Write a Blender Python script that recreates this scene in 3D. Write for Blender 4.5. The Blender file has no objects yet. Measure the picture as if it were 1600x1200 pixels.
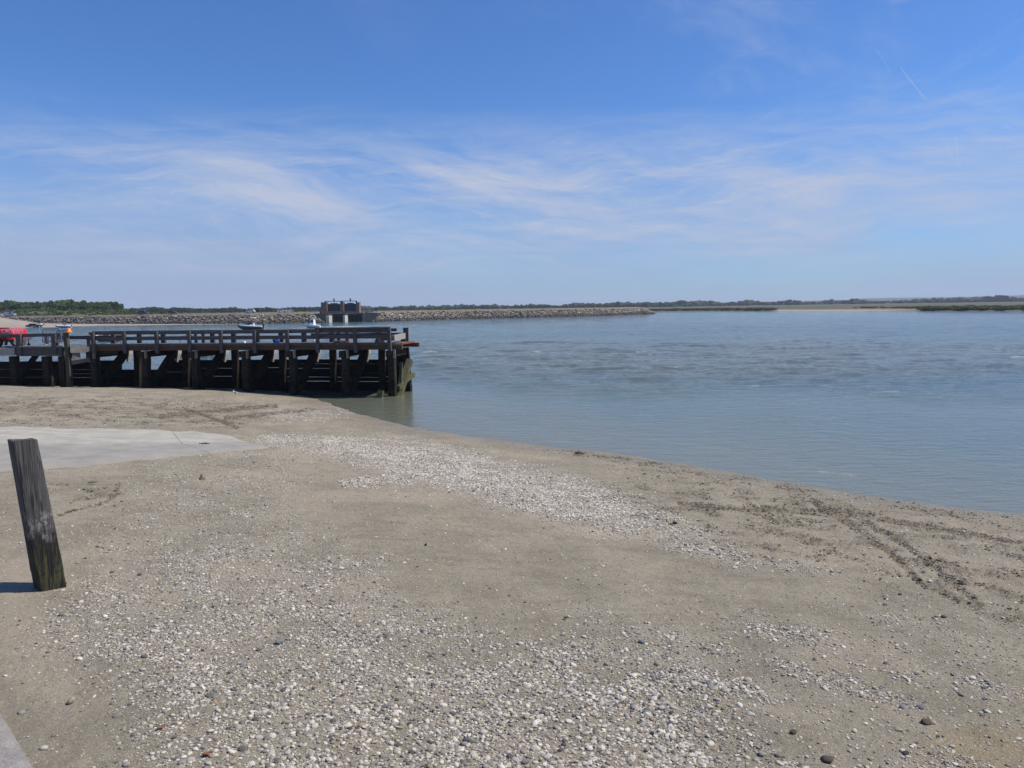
import bpy, bmesh, math, random
import numpy as np
from mathutils import Vector, Matrix
random.seed(7); rng = np.random.default_rng(11)
SC = bpy.context.scene
COL = SC.collection
R = math.radians
# ------------------------------------------------------------------ camera
F = 1200.0; PITCH = R(5.66); ROLL = R(0.8); EYE = np.array([0., 0., 5.0])
_f = np.array([0, math.cos(PITCH), -math.sin(PITCH)]); _u0 = np.array([0, math.sin(PITCH), math.cos(PITCH)]); _r0 = np.array([1., 0, 0])
_u = _u0*math.cos(ROLL) + _r0*math.sin(ROLL); _r = _r0*math.cos(ROLL) - _u0*math.sin(ROLL)
def ray(px, py):
    d = _f*F + _r*(px-800) - _u*(py-600)
    return d/np.linalg.norm(d)
def proj(x, y, z):
    X = np.asarray(x, float)-EYE[0]; Y = np.asarray(y, float)-EYE[1]; Z = np.asarray(z, float)-EYE[2]
    w = X*_f[0]+Y*_f[1]+Z*_f[2]; a = X*_r[0]+Y*_r[1]+Z*_r[2]; b = X*_u[0]+Y*_u[1]+Z*_u[2]
    w2 = np.where(w < .05, .05, w)
    return 800+F*a/w2, 600-F*b/w2, w
def on_z(px, py, z=0.0):
    d = ray(px, py); t = (z-EYE[2])/d[2]
    return EYE+d*t
def on_dist(px, py, Y):
    d = ray(px, py); return EYE+d*(Y/d[1])
cam = bpy.data.cameras.new('camera'); co = bpy.data.objects.new('camera', cam); COL.objects.link(co)
M = Matrix(((_r[0], _u[0], -_f[0]), (_r[1], _u[1], -_f[1]), (_r[2], _u[2], -_f[2]))).to_4x4()
M.translation = Vector(EYE); co.matrix_world = M
cam.sensor_width = 36; cam.lens = 36*F/1600; cam.clip_start = .1; cam.clip_end = 20000
SC.camera = co
# ------------------------------------------------------------------ noise
def _hash(ix, iy, seed):
    h = (ix.astype(np.int64)*374761393 + iy.astype(np.int64)*668265263 + seed*1442695041) & 0xffffffff
    h = ((h ^ (h >> 13))*1274126177) & 0xffffffff
    h = h ^ (h >> 16)
    return (h & 0xffffff)/float(0xffffff)
def vnoise(x, y, seed=0):
    x = np.asarray(x, float); y = np.asarray(y, float)
    ix = np.floor(x); iy = np.floor(y); fx = x-ix; fy = y-iy
    fx = fx*fx*fx*(fx*(fx*6-15)+10); fy = fy*fy*fy*(fy*(fy*6-15)+10)
    a = _hash(ix, iy, seed); b = _hash(ix+1, iy, seed); c = _hash(ix, iy+1, seed); d = _hash(ix+1, iy+1, seed)
    return (a*(1-fx)+b*fx)*(1-fy)+(c*(1-fx)+d*fx)*fy
def fbm(x, y, o=4, seed=0, g=.5):
    t = 0; a = 1; n = 0; x = np.asarray(x, float); y = np.asarray(y, float)
    for i in range(o):
        t = t+a*vnoise(x, y, seed+i*17); n += a; a *= g
        x, y = (x*1.62-y*1.18)+5.3, (x*1.18+y*1.62)+1.7
    return t/n
def sstep(a, b, x):
    t = np.clip((x-a)/(b-a), 0, 1); return t*t*(3-2*t)
def seg_dist(x, y, pts):
    best = np.full(np.shape(x), 1e9)
    for (ax, ay), (bx, by) in zip(pts[:-1], pts[1:]):
        dx, dy = bx-ax, by-ay; L = dx*dx+dy*dy
        t = np.clip(((x-ax)*dx+(y-ay)*dy)/L, 0, 1)
        best = np.minimum(best, np.hypot(x-ax-t*dx, y-ay-t*dy))
    return best
def inside(x, y, poly):
    r = np.zeros(np.shape(x), bool); n = len(poly)
    for i in range(n):
        ax, ay = poly[i]; bx, by = poly[(i+1) % n]
        c = ((ay > y) != (by > y))
        xi = (bx-ax)*(y-ay)/((by-ay) if by != ay else 1e-9)+ax
        r ^= c & (x < xi)
    return r
def poly_soft(x, y, poly, w):
    d = seg_dist(x, y, poly+[poly[0]]); s = np.where(inside(x, y, poly), d, -d)
    return sstep(-w, w, s)
# ------------------------------------------------------------------ tags and mesh helpers
def tag(o, label=None, cat=None, group=None, kind=None):
    if label: o['label'] = label
    if cat: o['category'] = cat
    if group: o['group'] = group
    if kind: o['kind'] = kind
    return o
def empty(name, loc, rz=0.0, label=None, cat=None, group=None):
    o = bpy.data.objects.new(name, None); COL.objects.link(o); o.location = Vector(loc); o.rotation_euler = (0, 0, rz)
    o.empty_display_size = .2
    return tag(o, label, cat, group)
def link(name, me, mat, parent=None, smooth=False):
    if mat is not None and not len(me.materials): me.materials.append(mat)
    if smooth: me.polygons.foreach_set('use_smooth', [True]*len(me.polygons))
    o = bpy.data.objects.new(name, me); COL.objects.link(o)
    if parent: o.parent = parent
    return o
def copy_tree(o, parent=None):
    c = o.copy(); COL.objects.link(c)
    if parent: c.parent = parent
    for ch in [k for k in KIDS.get(o.name, [])]:
        copy_tree(ch, c)
    return c
KIDS = {}
def freeze(o):                       # remember the children of a prototype
    ks = [k for k in bpy.data.objects if k.parent == o]
    KIDS[o.name] = ks
    for k in ks: freeze(k)
class MB:
    def __init__(s): s.v = []; s.f = []
    def add(s, vs, fs):
        n = len(s.v); s.v += [tuple(map(float, v)) for v in vs]; s.f += [tuple(i+n for i in f) for f in fs]; return s
    def box(s, c, d, rz=0.0, tilt=None):
        c = np.array(c, float); hx, hy, hz = [k/2 for k in d]
        vs = [(x, y, z) for x in (-hx, hx) for y in (-hy, hy) for z in (-hz, hz)]
        ca, sa = math.cos(rz), math.sin(rz)
        vs = [(c[0]+x*ca-y*sa, c[1]+x*sa+y*ca, c[2]+z) for x, y, z in vs]
        return s.add(vs, [(0, 1, 3, 2), (4, 6, 7, 5), (0, 4, 5, 1), (2, 3, 7, 6), (0, 2, 6, 4), (1, 5, 7, 3)])
    def bar(s, p0, p1, w, h, up=(0, 0, 1), taper=1.0, n=1, jit=0.0):
        p0 = np.array(p0, float); p1 = np.array(p1, float); d = p1-p0; d /= np.linalg.norm(d)
        up = np.array(up, float); a = np.cross(d, up)
        if np.linalg.norm(a) < 1e-3: a = np.cross(d, (1, 0, 0))
        a /= np.linalg.norm(a); b = np.cross(a, d)
        vs = []; fs = []
        for i in range(n+1):
            t = i/n; k = 1+(taper-1)*t; c = p0+(p1-p0)*t+(a*random.uniform(-jit, jit)+b*random.uniform(-jit, jit))
            for (u, v) in ((-1, -1), (1, -1), (1, 1), (-1, 1)):
                vs.append(c+a*(u*w/2*k+random.uniform(-jit, jit))+b*(v*h/2*k+random.uniform(-jit, jit)))
        for i in range(n):
            for k in range(4):
                q = 4*i; fs.append((q+k, q+(k+1) % 4, q+4+(k+1) % 4, q+4+k))
        fs.append((3, 2, 1, 0)); q = 4*n; fs.append((q, q+1, q+2, q+3))
        return s.add(vs, fs)
    def tube(s, pts, r, n=8, r1=None, cap=True):
        pts = [np.array(p, float) for p in pts]; m = len(pts); vs = []; fs = []
        for i, p in enumerate(pts):
            d = pts[min(i+1, m-1)]-pts[max(i-1, 0)]; d /= np.linalg.norm(d)
            a = np.cross(d, (0, 0, 1)) if abs(d[2]) < .95 else np.cross(d, (1, 0, 0)); a /= np.linalg.norm(a); b = np.cross(d, a)
            rr = r if r1 is None else r+(r1-r)*i/(m-1)
            if isinstance(r, (list, tuple)): rr = r[i]
            for k in range(n):
                t = 2*math.pi*k/n; vs.append(p+a*math.cos(t)*rr+b*math.sin(t)*rr)
        for i in range(m-1):
            for k in range(n): fs.append((i*n+k, i*n+(k+1) % n, (i+1)*n+(k+1) % n, (i+1)*n+k))
        if cap: fs.append(tuple(range(n-1, -1, -1))); fs.append(tuple(range((m-1)*n, m*n)))
        return s.add(vs, fs)
    def loft(s, secs, cap=True, closed=True):
        n = len(secs[0]); vs = [p for q in secs for p in q]; fs = []
        for i in range(len(secs)-1):
            for k in range(n if closed else n-1): fs.append((i*n+k, i*n+(k+1) % n, (i+1)*n+(k+1) % n, (i+1)*n+k))
        if cap: fs.append(tuple(range(n-1, -1, -1))); fs.append(tuple(range((len(secs)-1)*n, len(secs)*n)))
        return s.add(vs, fs)
    def build(s, name, mat, parent=None, smooth=False, bevel=0.0):
        me = bpy.data.meshes.new(name); me.from_pydata(s.v, [], s.f); me.update()
        bm = bmesh.new(); bm.from_mesh(me); bmesh.ops.recalc_face_normals(bm, faces=bm.faces)
        if bevel: bmesh.ops.bevel(bm, geom=list(bm.edges), offset=bevel, segments=1, affect='EDGES', profile=.5)
        bm.to_mesh(me); bm.free()
        return link(name, me, mat, parent, smooth)
def grid_mesh(name, P, attrs=None):
    n, m = P.shape[:2]
    me = bpy.data.meshes.new(name); me.vertices.add(n*m); me.vertices.foreach_set('co', P.reshape(-1).astype(np.float32))
    i = np.arange(n-1)[:, None]; j = np.arange(m-1)[None, :]; a = i*m+j
    q = np.stack([a, a+1, a+m+1, a+m], -1).reshape(-1, 4)
    k = len(q); me.loops.add(4*k); me.loops.foreach_set('vertex_index', q.reshape(-1).astype(np.int32))
    me.polygons.add(k); me.polygons.foreach_set('loop_start', np.arange(0, 4*k, 4, dtype=np.int32))
    me.polygons.foreach_set('use_smooth', np.ones(k, bool))
    for nm, v in (attrs or {}).items():
        at = me.attributes.new(nm, 'FLOAT', 'POINT'); at.data.foreach_set('value', np.asarray(v, np.float32).reshape(-1))
    me.update(); me.validate(); return me
# ------------------------------------------------------------------ materials
class NT:
    def __init__(s, name):
        s.m = bpy.data.materials.new(name); s.m.use_nodes = True; s.t = s.m.node_tree; s.n = s.t.nodes
        s.b = s.n['Principled BSDF']
    def N(s, ty, **kw):
        n = s.n.new(ty)
        for k, v in kw.items(): setattr(n, k, v)
        return n
    def L(s, a, b): s.t.links.new(a, b)
    def val(s, sock, v):
        if hasattr(v, 'links') or isinstance(v, bpy.types.NodeSocket): s.L(v, sock)
        else: sock.default_value = v
    def math(s, op, a, b=0.0, c=None, clamp=False):
        n = s.N('ShaderNodeMath', operation=op, use_clamp=clamp); s.val(n.inputs[0], a); s.val(n.inputs[1], b)
        if c is not None: s.val(n.inputs[2], c)
        return n.outputs[0]
    def noise(s, vec, scale, detail=4, rough=.55, dist=0.0, dim='3D'):
        n = s.N('ShaderNodeTexNoise', noise_dimensions=dim)
        if vec is not None: s.L(vec, n.inputs['Vector'])
        n.inputs['Scale'].default_value = scale; n.inputs['Detail'].default_value = detail; n.inputs['Roughness'].default_value = rough; n.inputs['Distortion'].default_value = dist
        return n.outputs['Fac']
    def mapv(s, vec, scale=(1, 1, 1), rot=(0, 0, 0)):
        n = s.N('ShaderNodeMapping'); s.L(vec, n.inputs[0]); n.inputs['Scale'].default_value = scale; n.inputs['Rotation'].default_value = rot
        return n.outputs[0]
    def ramp(s, fac, stops, interp='LINEAR'):
        n = s.N('ShaderNodeValToRGB'); s.L(fac, n.inputs[0]); cr = n.color_ramp; cr.interpolation = interp
        while len(cr.elements) < len(stops): cr.elements.new(.5)
        for e, (p, c) in zip(cr.elements, stops):
            e.position = p; e.color = (c, c, c, 1) if isinstance(c, (int, float)) else (*c, 1)
        return n.outputs[0]
    def mix(s, fac, a, b, ty='MIX'):
        n = s.N('ShaderNodeMix', data_type='RGBA', blend_type=ty); s.val(n.inputs[0], fac)
        for i, v in ((6, a), (7, b)):
            if isinstance(v, tuple): n.inputs[i].default_value = (*v, 1)
            else: s.L(v, n.inputs[i])
        return n.outputs[2]
    def rng(s, v, a, b, c=0.0, d=1.0):
        n = s.N('ShaderNodeMapRange', interpolation_type='SMOOTHSTEP'); s.val(n.inputs[0], v)
        for i, k in enumerate((a, b, c, d)): n.inputs[i+1].default_value = k
        return n.outputs[0]
    def attr(s, name, ty='GEOMETRY'):
        n = s.N('ShaderNodeAttribute', attribute_name=name, attribute_type=ty); return n.outputs['Fac']
    def obj(s): return s.N('ShaderNodeTexCoord').outputs['Object']
    def pos(s): return s.N('ShaderNodeNewGeometry').outputs['Position']
    def bump(s, h, dist=.02, st=1.0, prev=None):
        n = s.N('ShaderNodeBump'); s.L(h, n.inputs['Height']); n.inputs['Distance'].default_value = dist; n.inputs['Strength'].default_value = st
        if prev is not None: s.L(prev, n.inputs['Normal'])
        s.L(n.outputs[0], s.b.inputs['Normal']); return n.outputs[0]
    def col(s, c):
        if isinstance(c, tuple): s.b.inputs['Base Color'].default_value = (*c, 1)
        else: s.L(c, s.b.inputs['Base Color'])
    def rough(s, v): s.val(s.b.inputs['Roughness'], v)
    def sep(s, v):
        n = s.N('ShaderNodeSeparateXYZ'); s.L(v, n.inputs[0]); return n.outputs
def lin(r, g, b):
    return tuple(((c/255)/12.92 if c/255 <= .04045 else ((c/255+.055)/1.055)**2.4) for c in (r, g, b))
MATS = {}
def simple(name, c, rough=.6, var=.15, scale=6.0, metal=0.0, bump=0.0, coat=0.0):
    if name in MATS: return MATS[name]
    m = NT(name); v = m.obj(); n = m.noise(v, scale, 5, .6)
    m.col(m.mix(n, tuple(k*(1-var) for k in c), tuple(min(1, k*(1+var)) for k in c)))
    m.rough(m.rng(n, .3, .7, max(.03, rough-.1), min(1, rough+.1))); m.b.inputs['Metallic'].default_value = metal
    if coat: m.b.inputs['Coat Weight'].default_value = coat
    if bump: m.bump(n, bump)
    MATS[name] = m.m; return m.m
def wood(name, dark, light, moss=0.0, moss_z=1.3, tide=0.0):
    m = NT(name); p = m.pos(); g = m.noise(m.mapv(p, (3, 3, 3)), 4, 6, .65); v = m.mapv(m.obj(), (14, 14, 14)); f = m.noise(v, 1.0, 8, .7, 1.2)
    c = m.mix(m.rng(g, .3, .72), dark, light); c = m.mix(m.math('MULTIPLY', m.rng(f, .52, .75), .55), c, tuple(k*.35 for k in dark))
    if tide or moss:
        z = m.math('ADD', m.sep(p)[2], m.math('MULTIPLY', m.math('SUBTRACT', g, .5), .9))
        w = m.rng(z, moss_z+.35, moss_z-.25)
        if tide: c = m.mix(m.math('MULTIPLY', w, tide), c, (.012, .012, .012))
        if moss:
            mm = m.math('MULTIPLY', m.math('MULTIPLY', w, m.rng(m.noise(p, 2.2, 5, .6), .38, .6)), moss)
            c = m.mix(mm, c, m.mix(f, (.075, .085, .025), (.16, .17, .06)))
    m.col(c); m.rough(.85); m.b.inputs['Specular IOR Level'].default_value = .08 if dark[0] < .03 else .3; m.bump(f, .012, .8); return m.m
W_RAIL = wood('weathered_rail_wood', (.05, .047, .05), (.125, .115, .112))
W_PILE = wood('tarred_pile_wood', (.014, .013, .013), (.060, .049, .041), moss=.14, moss_z=1.1, tide=.85)
W_CAP = wood('cap_wood', (.12, .10, .085), (.33, .29, .235))
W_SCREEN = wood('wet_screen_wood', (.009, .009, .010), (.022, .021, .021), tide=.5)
W_BROWN = wood('brown_beam_wood', (.06, .036, .022), (.125, .072, .042))
W_RUST = wood('rust_red_beam_wood', (.12, .04, .022), (.27, .095, .05))
W_GREY = wood('grey_landing_wood', (.085, .08, .08), (.18, .168, .16))
W_PALE = wood('pale_plank_wood', (.25, .235, .215), (.42, .39, .35))
W_MOSS = wood('mossy_pile_wood', (.045, .042, .032), (.11, .10, .065), moss=.8, moss_z=1.5)
# ------------------------------------------------------------------ world and sun
SUN_EL, SUN_AZ = R(52), R(85.0)          # azimuth from +Y towards +X
w = bpy.data.worlds.new('World'); SC.world = w; w.use_nodes = True; wt = w.node_tree
class WN(NT):
    def __init__(s, t): s.t = t; s.n = t.nodes
W = WN(wt); bg = wt.nodes['Background']
sky = W.N('ShaderNodeTexSky', sky_type='NISHITA'); sky.sun_disc = False; sky.sun_elevation = SUN_EL; sky.sun_rotation = SUN_AZ
sky.altitude = 0; sky.air_density = 1.0; sky.dust_density = .35; sky.ozone_density = 2.2
dirv = W.N('ShaderNodeTexCoord').outputs['Generated']
sx, sy, sz = W.sep(dirv)
az = W.math('ARCTAN2', sx, sy); el = W.math('ARCSINE', sz)
def vec(a, b, c=0.0):
    n = W.N('ShaderNodeCombineXYZ'); W.val(n.inputs[0], a); W.val(n.inputs[1], b); W.val(n.inputs[2], c); return n.outputs[0]
ae = vec(az, el)
warp = W.noise(W.mapv(ae, (3, 9, 1)), 1.0, 3, .5)
def streak(sa, se, tilt, off, lo, hi, det=6, rough=.6, wa=.25):
    a2 = W.math('ADD', W.math('MULTIPLY', az, sa), off); e2 = W.math('ADD', W.math('MULTIPLY', el, se), W.math('MULTIPLY', az, tilt))
    e3 = W.math('ADD', e2, W.math('MULTIPLY', warp, wa*se*.35))
    return W.rng(W.noise(vec(a2, e3, off), 1.0, det, rough, .08), lo, hi)
def win(v, a, b, c, d): return W.math('MULTIPLY', W.rng(v, a, b), W.rng(v, d, c))
azw = W.math('MULTIPLY_ADD', win(az, -.75, -.1, .15, .62), .62, .38)
c1 = W.math('MULTIPLY', W.math('MULTIPLY', streak(2.6, 15, 2.2, 5.2,   .36, .70, 9, .70, .30), win(el, .02, .09, .15, .25)), azw)
c1b = W.math('MULTIPLY', streak(4.0, 48, -3.0, 9.1, .40, .78, 9, .72, .3), win(el, .02, .08, .16, .27))
c2 = W.math('MULTIPLY', W.math('MULTIPLY', streak(4.5, 9, 2.5, 21.3, .50, .85, 6, .6), win(el, .12, .2, .42, .6)), W.rng(az, -.15, .45, .15, 1.0))
c3 = W.math('MULTIPLY', W.rng(W.noise(W.mapv(ae, (1.5, 5, 1)), 1.0, 3, .5), .2, .6), W.rng(el, .24, .0, 0, .95))
c4 = W.math('MULTIPLY', W.math('MULTIPLY', streak(8.0, 26, -9.0, 33.7, .52, .82, 9, .7, .5), win(el, .10, .16, .36, .48)), W.rng(az, .12, .42))
def contrail(p0, p1, wd, amt):
    d0, d1 = ray(*p0), ray(*p1); a0, e0, a1, e1 = math.atan2(d0[0], d0[1]), math.asin(d0[2]), math.atan2(d1[0], d1[1]), math.asin(d1[2]); dx, dy = a1-a0, e1-e0; LL = dx*dx+dy*dy
    ua, ue = W.math('SUBTRACT', az, a0), W.math('SUBTRACT', el, e0); t = W.math('DIVIDE', W.math('ADD', W.math('MULTIPLY', ua, dx), W.math('MULTIPLY', ue, dy)), LL); t = W.math('MINIMUM', W.math('MAXIMUM', t, 0.0), 1.0)
    qx, qy = W.math('SUBTRACT', ua, W.math('MULTIPLY', t, dx)), W.math('SUBTRACT', ue, W.math('MULTIPLY', t, dy))
    return W.math('MULTIPLY', W.rng(W.math('SQRT', W.math('ADD', W.math('MULTIPLY', qx, qx), W.math('MULTIPLY', qy, qy))), wd, 0.0), amt)
ct = W.math('MAXIMUM', W.math('MAXIMUM', contrail((1408, 107), (1447, 156), .0013, .3), contrail((1370, 78), (1392, 112), .0016, .12)), W.math('MAXIMUM', contrail((1492, 215), (1500, 262), .0013, .22), contrail((1478, 228), (1496, 262), .0013, .16)))
cl = W.math('ADD', W.math('ADD', W.math('MULTIPLY', c1, .95), W.math('MULTIPLY', c1b, .58)), W.math('ADD', W.math('MULTIPLY', c2, .50), W.math('ADD', W.math('MULTIPLY', c4, .42), ct)), clamp=True)
skyb = W.mix(1.0, sky.outputs[0], (.50, .80, 1.26), 'MULTIPLY')
skyc = W.mix(cl, W.mix(c3, skyb, (3.15, 3.95, 5.9)), (4.6, 5.2, 6.7))
wt.links.new(skyc, bg.inputs['Color']); bg.inputs['Strength'].default_value = .105
sun = bpy.data.lights.new('sun', 'SUN'); sun.energy = 5.0; sun.angle = R(.53); sun.color = (1, .925, .80)
so = bpy.data.objects.new('sun', sun); COL.objects.link(so)
sd = Vector((math.sin(SUN_AZ)*math.cos(SUN_EL), math.cos(SUN_AZ)*math.cos(SUN_EL), math.sin(SUN_EL)))
so.rotation_euler = sd.to_track_quat('Z', 'Y').to_euler(); so.location = (60, 10, 80)
SC.view_settings.view_transform = 'Standard'; SC.view_settings.look = 'None'; SC.view_settings.exposure = 0.0; SC.view_settings.gamma = 1
SC.cycles.max_bounces = 6; SC.cycles.volume_bounces = 1; SC.cycles.transparent_max_bounces = 12
# ------------------------------------------------------------------ beach
shore = [tuple(on_z(*p)[:2]) for p in ((1600, 803), (1500, 792), (1400, 781), (1300, 765), (1200, 748), (1100, 730), (1000, 713), (900, 701), (800, 690), (700, 677), (640, 667), (580, 652), (530, 637), (500, 626), (487, 621))]
x0, y0 = shore[0]
SHORE = [(95, -60), (60, -14), (38, 1), (24, 9.6)]+shore+[(-15.2, 48.4), (-19, 50.6), (-30, 53.5), (-45, 58), (-80, 66), (-140, 82)]
POLY = SHORE+[(-200, 0), (-140, -140), (95, -140)]
def shore_s(x, y):
    d = seg_dist(x, y, SHORE); return np.where(inside(x, y, POLY), d, -d)
def base_z(x, y):
    s = shore_s(x, y)+(fbm(np.asarray(x)*.7, np.asarray(y)*.7, 3, 5)-.5)*.5
    z = np.where(s > 0, 2.25*np.tanh(s/23.0), np.maximum(s*.11, -1.6))
    return z+(fbm(np.asarray(x)*.25, np.asarray(y)*.25, 2, 3)-.5)*.10*sstep(.3, 4, s), s
def ground_hit(px, py):
    d = ray(px, py); lo, hi = 3.0, 70.0
    for _ in range(40):
        m = (lo+hi)/2; p = EYE+d*m
        if p[2] > float(base_z(np.array([p[0]]), np.array([p[1]]))[0][0]): lo = m
        else: hi = m
    return EYE+d*hi
EDGE = (-.76, .65)
def fields(x, y, z, s):
    u, v, wv = proj(x, y, z); ok = (wv > 1.5)
    u = np.where(ok, u, 3000); v = np.where(ok, v, 3000)
    a = x*EDGE[0]+y*EDGE[1]; b = x*EDGE[1]-y*EDGE[0]
    nz = (fbm(x*1.1, y*1.1, 4, 31)-.5)
    sc = np.clip((v-560)/500, .05, 1.2)
    uj = u+nz*260*sc; vj = v+(fbm(x*.9+9, y*.9, 4, 41)-.5)*150*sc
    D = {}
    A = poly_soft(uj, vj, [(130, 970), (320, 900), (480, 925), (640, 975), (800, 1025), (960, 1070), (1140, 1120), (1420, 1500), (330, 1500), (230, 1120), (140, 1050)], 85)
    C = poly_soft(uj, vj, [(800, 1000), (1080, 960), (1640, 1000), (2200, 1080), (2200, 1500), (1050, 1500)], 60)
    B = poly_soft(uj, vj, [(230, 745), (420, 705), (480, 800), (560, 880), (640, 960), (500, 960), (330, 925), (170, 980), (110, 900)], 45)
    pts = [(400, 684, 8), (520, 698, 20), (620, 714, 27), (720, 738, 34), (820, 764, 37), (920, 788, 36), (1000, 812, 30), (1080, 842, 24), (1180, 872, 17), (1290, 900, 8)]
    band = np.zeros(np.shape(x))
    for (ax, ay, ar), (bx, by, br) in zip(pts[:-1], pts[1:]):
        dx, dy = bx-ax, by-ay; t = np.clip(((uj*.4+u*.6-ax)*dx+(vj*.4+v*.6-ay)*dy)/(dx*dx+dy*dy), 0, 1)
        d = np.hypot(uj*.4+u*.6-ax-t*dx, vj*.4+v*.6-ay-t*dy); rr = ar+(br-ar)*t
        band = np.maximum(band, sstep(1.6, .35, d/rr)*np.interp((ax+bx)/2, [400, 600, 980, 1100, 1300], [.55, 1, 1, .62, .3]))
    ell = lambda cx, cy, rx, ry: sstep(1.3, .6, np.hypot((uj*.3+u*.7-cx)/rx, (vj*.3+v*.7-cy)/ry))
    patch = np.maximum(ell(565, 755, 34, 9), ell(615, 752, 32, 9))
    up = np.maximum(ell(470, 650, 70, 12)*.6, ell(530, 643, 40, 8)*.5)
    up = np.maximum(up, ell(200, 660, 260, 7)*.18); up = np.maximum(up, ell(340, 632, 90, 9)*.25)
    rough1 = poly_soft(uj*.5+u*.5, vj*.5+v*.5, [(930, 740), (1100, 745), (1300, 775), (1640, 835), (1640, 1000), (1520, 960), (1300, 890), (1150, 850), (1000, 790)], 30)
    rough2 = poly_soft(uj*.5+u*.5, vj*.5+v*.5, [(-50, 620), (200, 622), (400, 632), (420, 650), (360, 668), (250, 664), (-50, 660)], 8)
    rough3 = ell(150, 778, 45, 18)
    tr = np.zeros(np.shape(x))
    for wpx, pl in ((4.5, [(1270, 783), (1345, 830), (1400, 872), (1440, 912), (1525, 948)]), (4.5, [(1325, 800), (1415, 852), (1465, 892), (1530, 942)]), (3, [(1060, 787), (1190, 797), (1290, 797)]),
                    (3.5, [(1280, 797), (1400, 815), (1500, 832), (1640, 856)]), (3, [(1190, 790), (1260, 800)]), (2.5, [(430, 634), (330, 642), (250, 650)]), (2.5, [(490, 640), (420, 646), (350, 655)]), (2.5, [(370, 668), (330, 652), (290, 640)]),
                    (2, [(185, 755), (178, 775), (150, 790), (90, 805)]), (1.5, [(70, 757), (105, 757)])):
        j = (fbm(x*3, y*3, 3, 77)-.5)*wpx*2.2
        tr = np.maximum(tr, sstep(wpx*1.6, wpx*.3, seg_dist(u+j, v+j*.6, pl)))
    st = fbm(a*.9, b*2.6, 4, 51); cl = sstep(.46, .66, st); cl2 = sstep(.40, .62, fbm(x*2.3, y*2.3, 4, 61))
    cl3 = sstep(.38, .60, st)
    dens = 75+(A*(.38+.62*cl2)*3600*(1-.22*sstep(1040, 1200, v)))+C*(cl3*cl2*1500+cl*400+220)+B*(cl2*(.35+.65*cl)*950+260)+band**1.5*2600*(.30+.70*cl2)+patch**1.5*1500*(.4+.6*cl2)+up*900*cl2+rough1*120
    far_out = sstep(1700, 2300, np.abs(u-800)+800)
    return dict(dens=dens, A=A, C=C, band=np.maximum(band, np.maximum(patch, up)), rough=np.maximum(np.maximum(rough1, rough2), rough3), tr=tr, u=u, v=v, st=st)
NR, = (1150,)
rad = 1.2*(130/1.2)**np.linspace(0, 1, NR)
ang = np.concatenate([np.linspace(-180, -46, 60), np.linspace(-44, 44, 900), np.linspace(46, 180, 60)])*math.pi/180
RR, AA = np.meshgrid(rad, ang, indexing='ij'); bx = RR*np.sin(AA); by = RR*np.cos(AA)
bz, bs = base_z(bx, by)
fd = fields(bx, by, bz, bs)
lump = fbm(bx*7, by*7, 4, 91); lump2 = fbm(bx*2.4+3, by*2.4, 4, 95)
rg = fd['rough']*sstep(.42, .6, lump2)
clod = sstep(.48, .70, fbm(bx*9.0, by*9.0, 5, 93, .66))
micro = (lump-.5)*.018+(fbm(bx*1.3, by*1.3, 3, 97)-.5)*.05
bz2 = bz+micro*sstep(.2, 2.5, bs)+rg*(clod-.35)*.042+fd['tr']*((clod-.5)*.05-.015)
wet = sstep(3.0, .1, bs+(fbm(bx*.8, by*.8, 3, 15)-.5)*1.6)
dark = np.clip(fd['rough']*.30*sstep(.4, .62, lump2)+rg*clod*.55+fd['tr']*(.35+.65*clod), 0, 1)
uu, vv = fd['u'], fd['v']
pale = np.clip(sstep(.55, .75, fbm(bx*.5+3, by*.5, 4, 71))*.7+sstep(40, 5, seg_dist(uu, vv, [(430, 715), (560, 738), (700, 760), (830, 800), (960, 830)]))*.55*lump2*1.6+sstep(70, 10, seg_dist(uu, vv, [(10, 900), (40, 980), (90, 1080)]))*.6, 0, 1)
och = sstep(1.0, .2, np.hypot((uu-1530)/150, (vv-1175)/60))*.8
bme = grid_mesh('beach', np.stack([bx, by, bz2], -1), dict(wet=wet, dark=dark, pale=pale, ochre=och, peb=np.clip(fd['dens']/900, 0, 1), band=fd['band']))
m = NT('beach_sand'); p = m.pos()
n1 = m.noise(p, .9, 6, .6); n2 = m.noise(p, 14, 6, .65); n3 = m.noise(p, 160, 4, .7); n4 = m.noise(m.mapv(p, (1.3, 5, 1), (0, 0, R(-40))), 1.0, 5, .6)
c = m.mix(m.rng(n1, .3, .7), (.232, .202, .146), (.328, .288, .212)); c = m.mix(m.math('MULTIPLY', m.rng(n4, .48, .66), .5), c, (.18, .156, .112))
c = m.mix(m.math('MULTIPLY', m.rng(n2, .35, .75), .35), c, (.315, .28, .21))
c = m.mix(m.math('MULTIPLY', m.attr('pale'), .8), c, (.375, .315, .235)); c = m.mix(m.math('MULTIPLY', m.attr('ochre'), .6), c, (.30, .225, .11))
c = m.mix(m.math('MULTIPLY', m.attr('wet'), .45), c, (.175, .146, .10)); c = m.mix(m.math('MULTIPLY', m.attr('dark'), .62), c, (.10, .083, .060))
c = m.mix(m.math('MULTIPLY', m.rng(n3, .52, .75), .55), c, (.17, .145, .115)); c = m.mix(m.math('MULTIPLY', m.rng(m.noise(m.mapv(p, (1, 2.2, 1), (0, 0, R(-40))), 26, 6, .72), .56, .72), .5), c, (.15, .125, .10))
c = m.mix(m.math('MULTIPLY', m.rng(m.noise(p, 60, 4, .7), .56, .74), .45), c, (.355, .325, .26))
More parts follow.
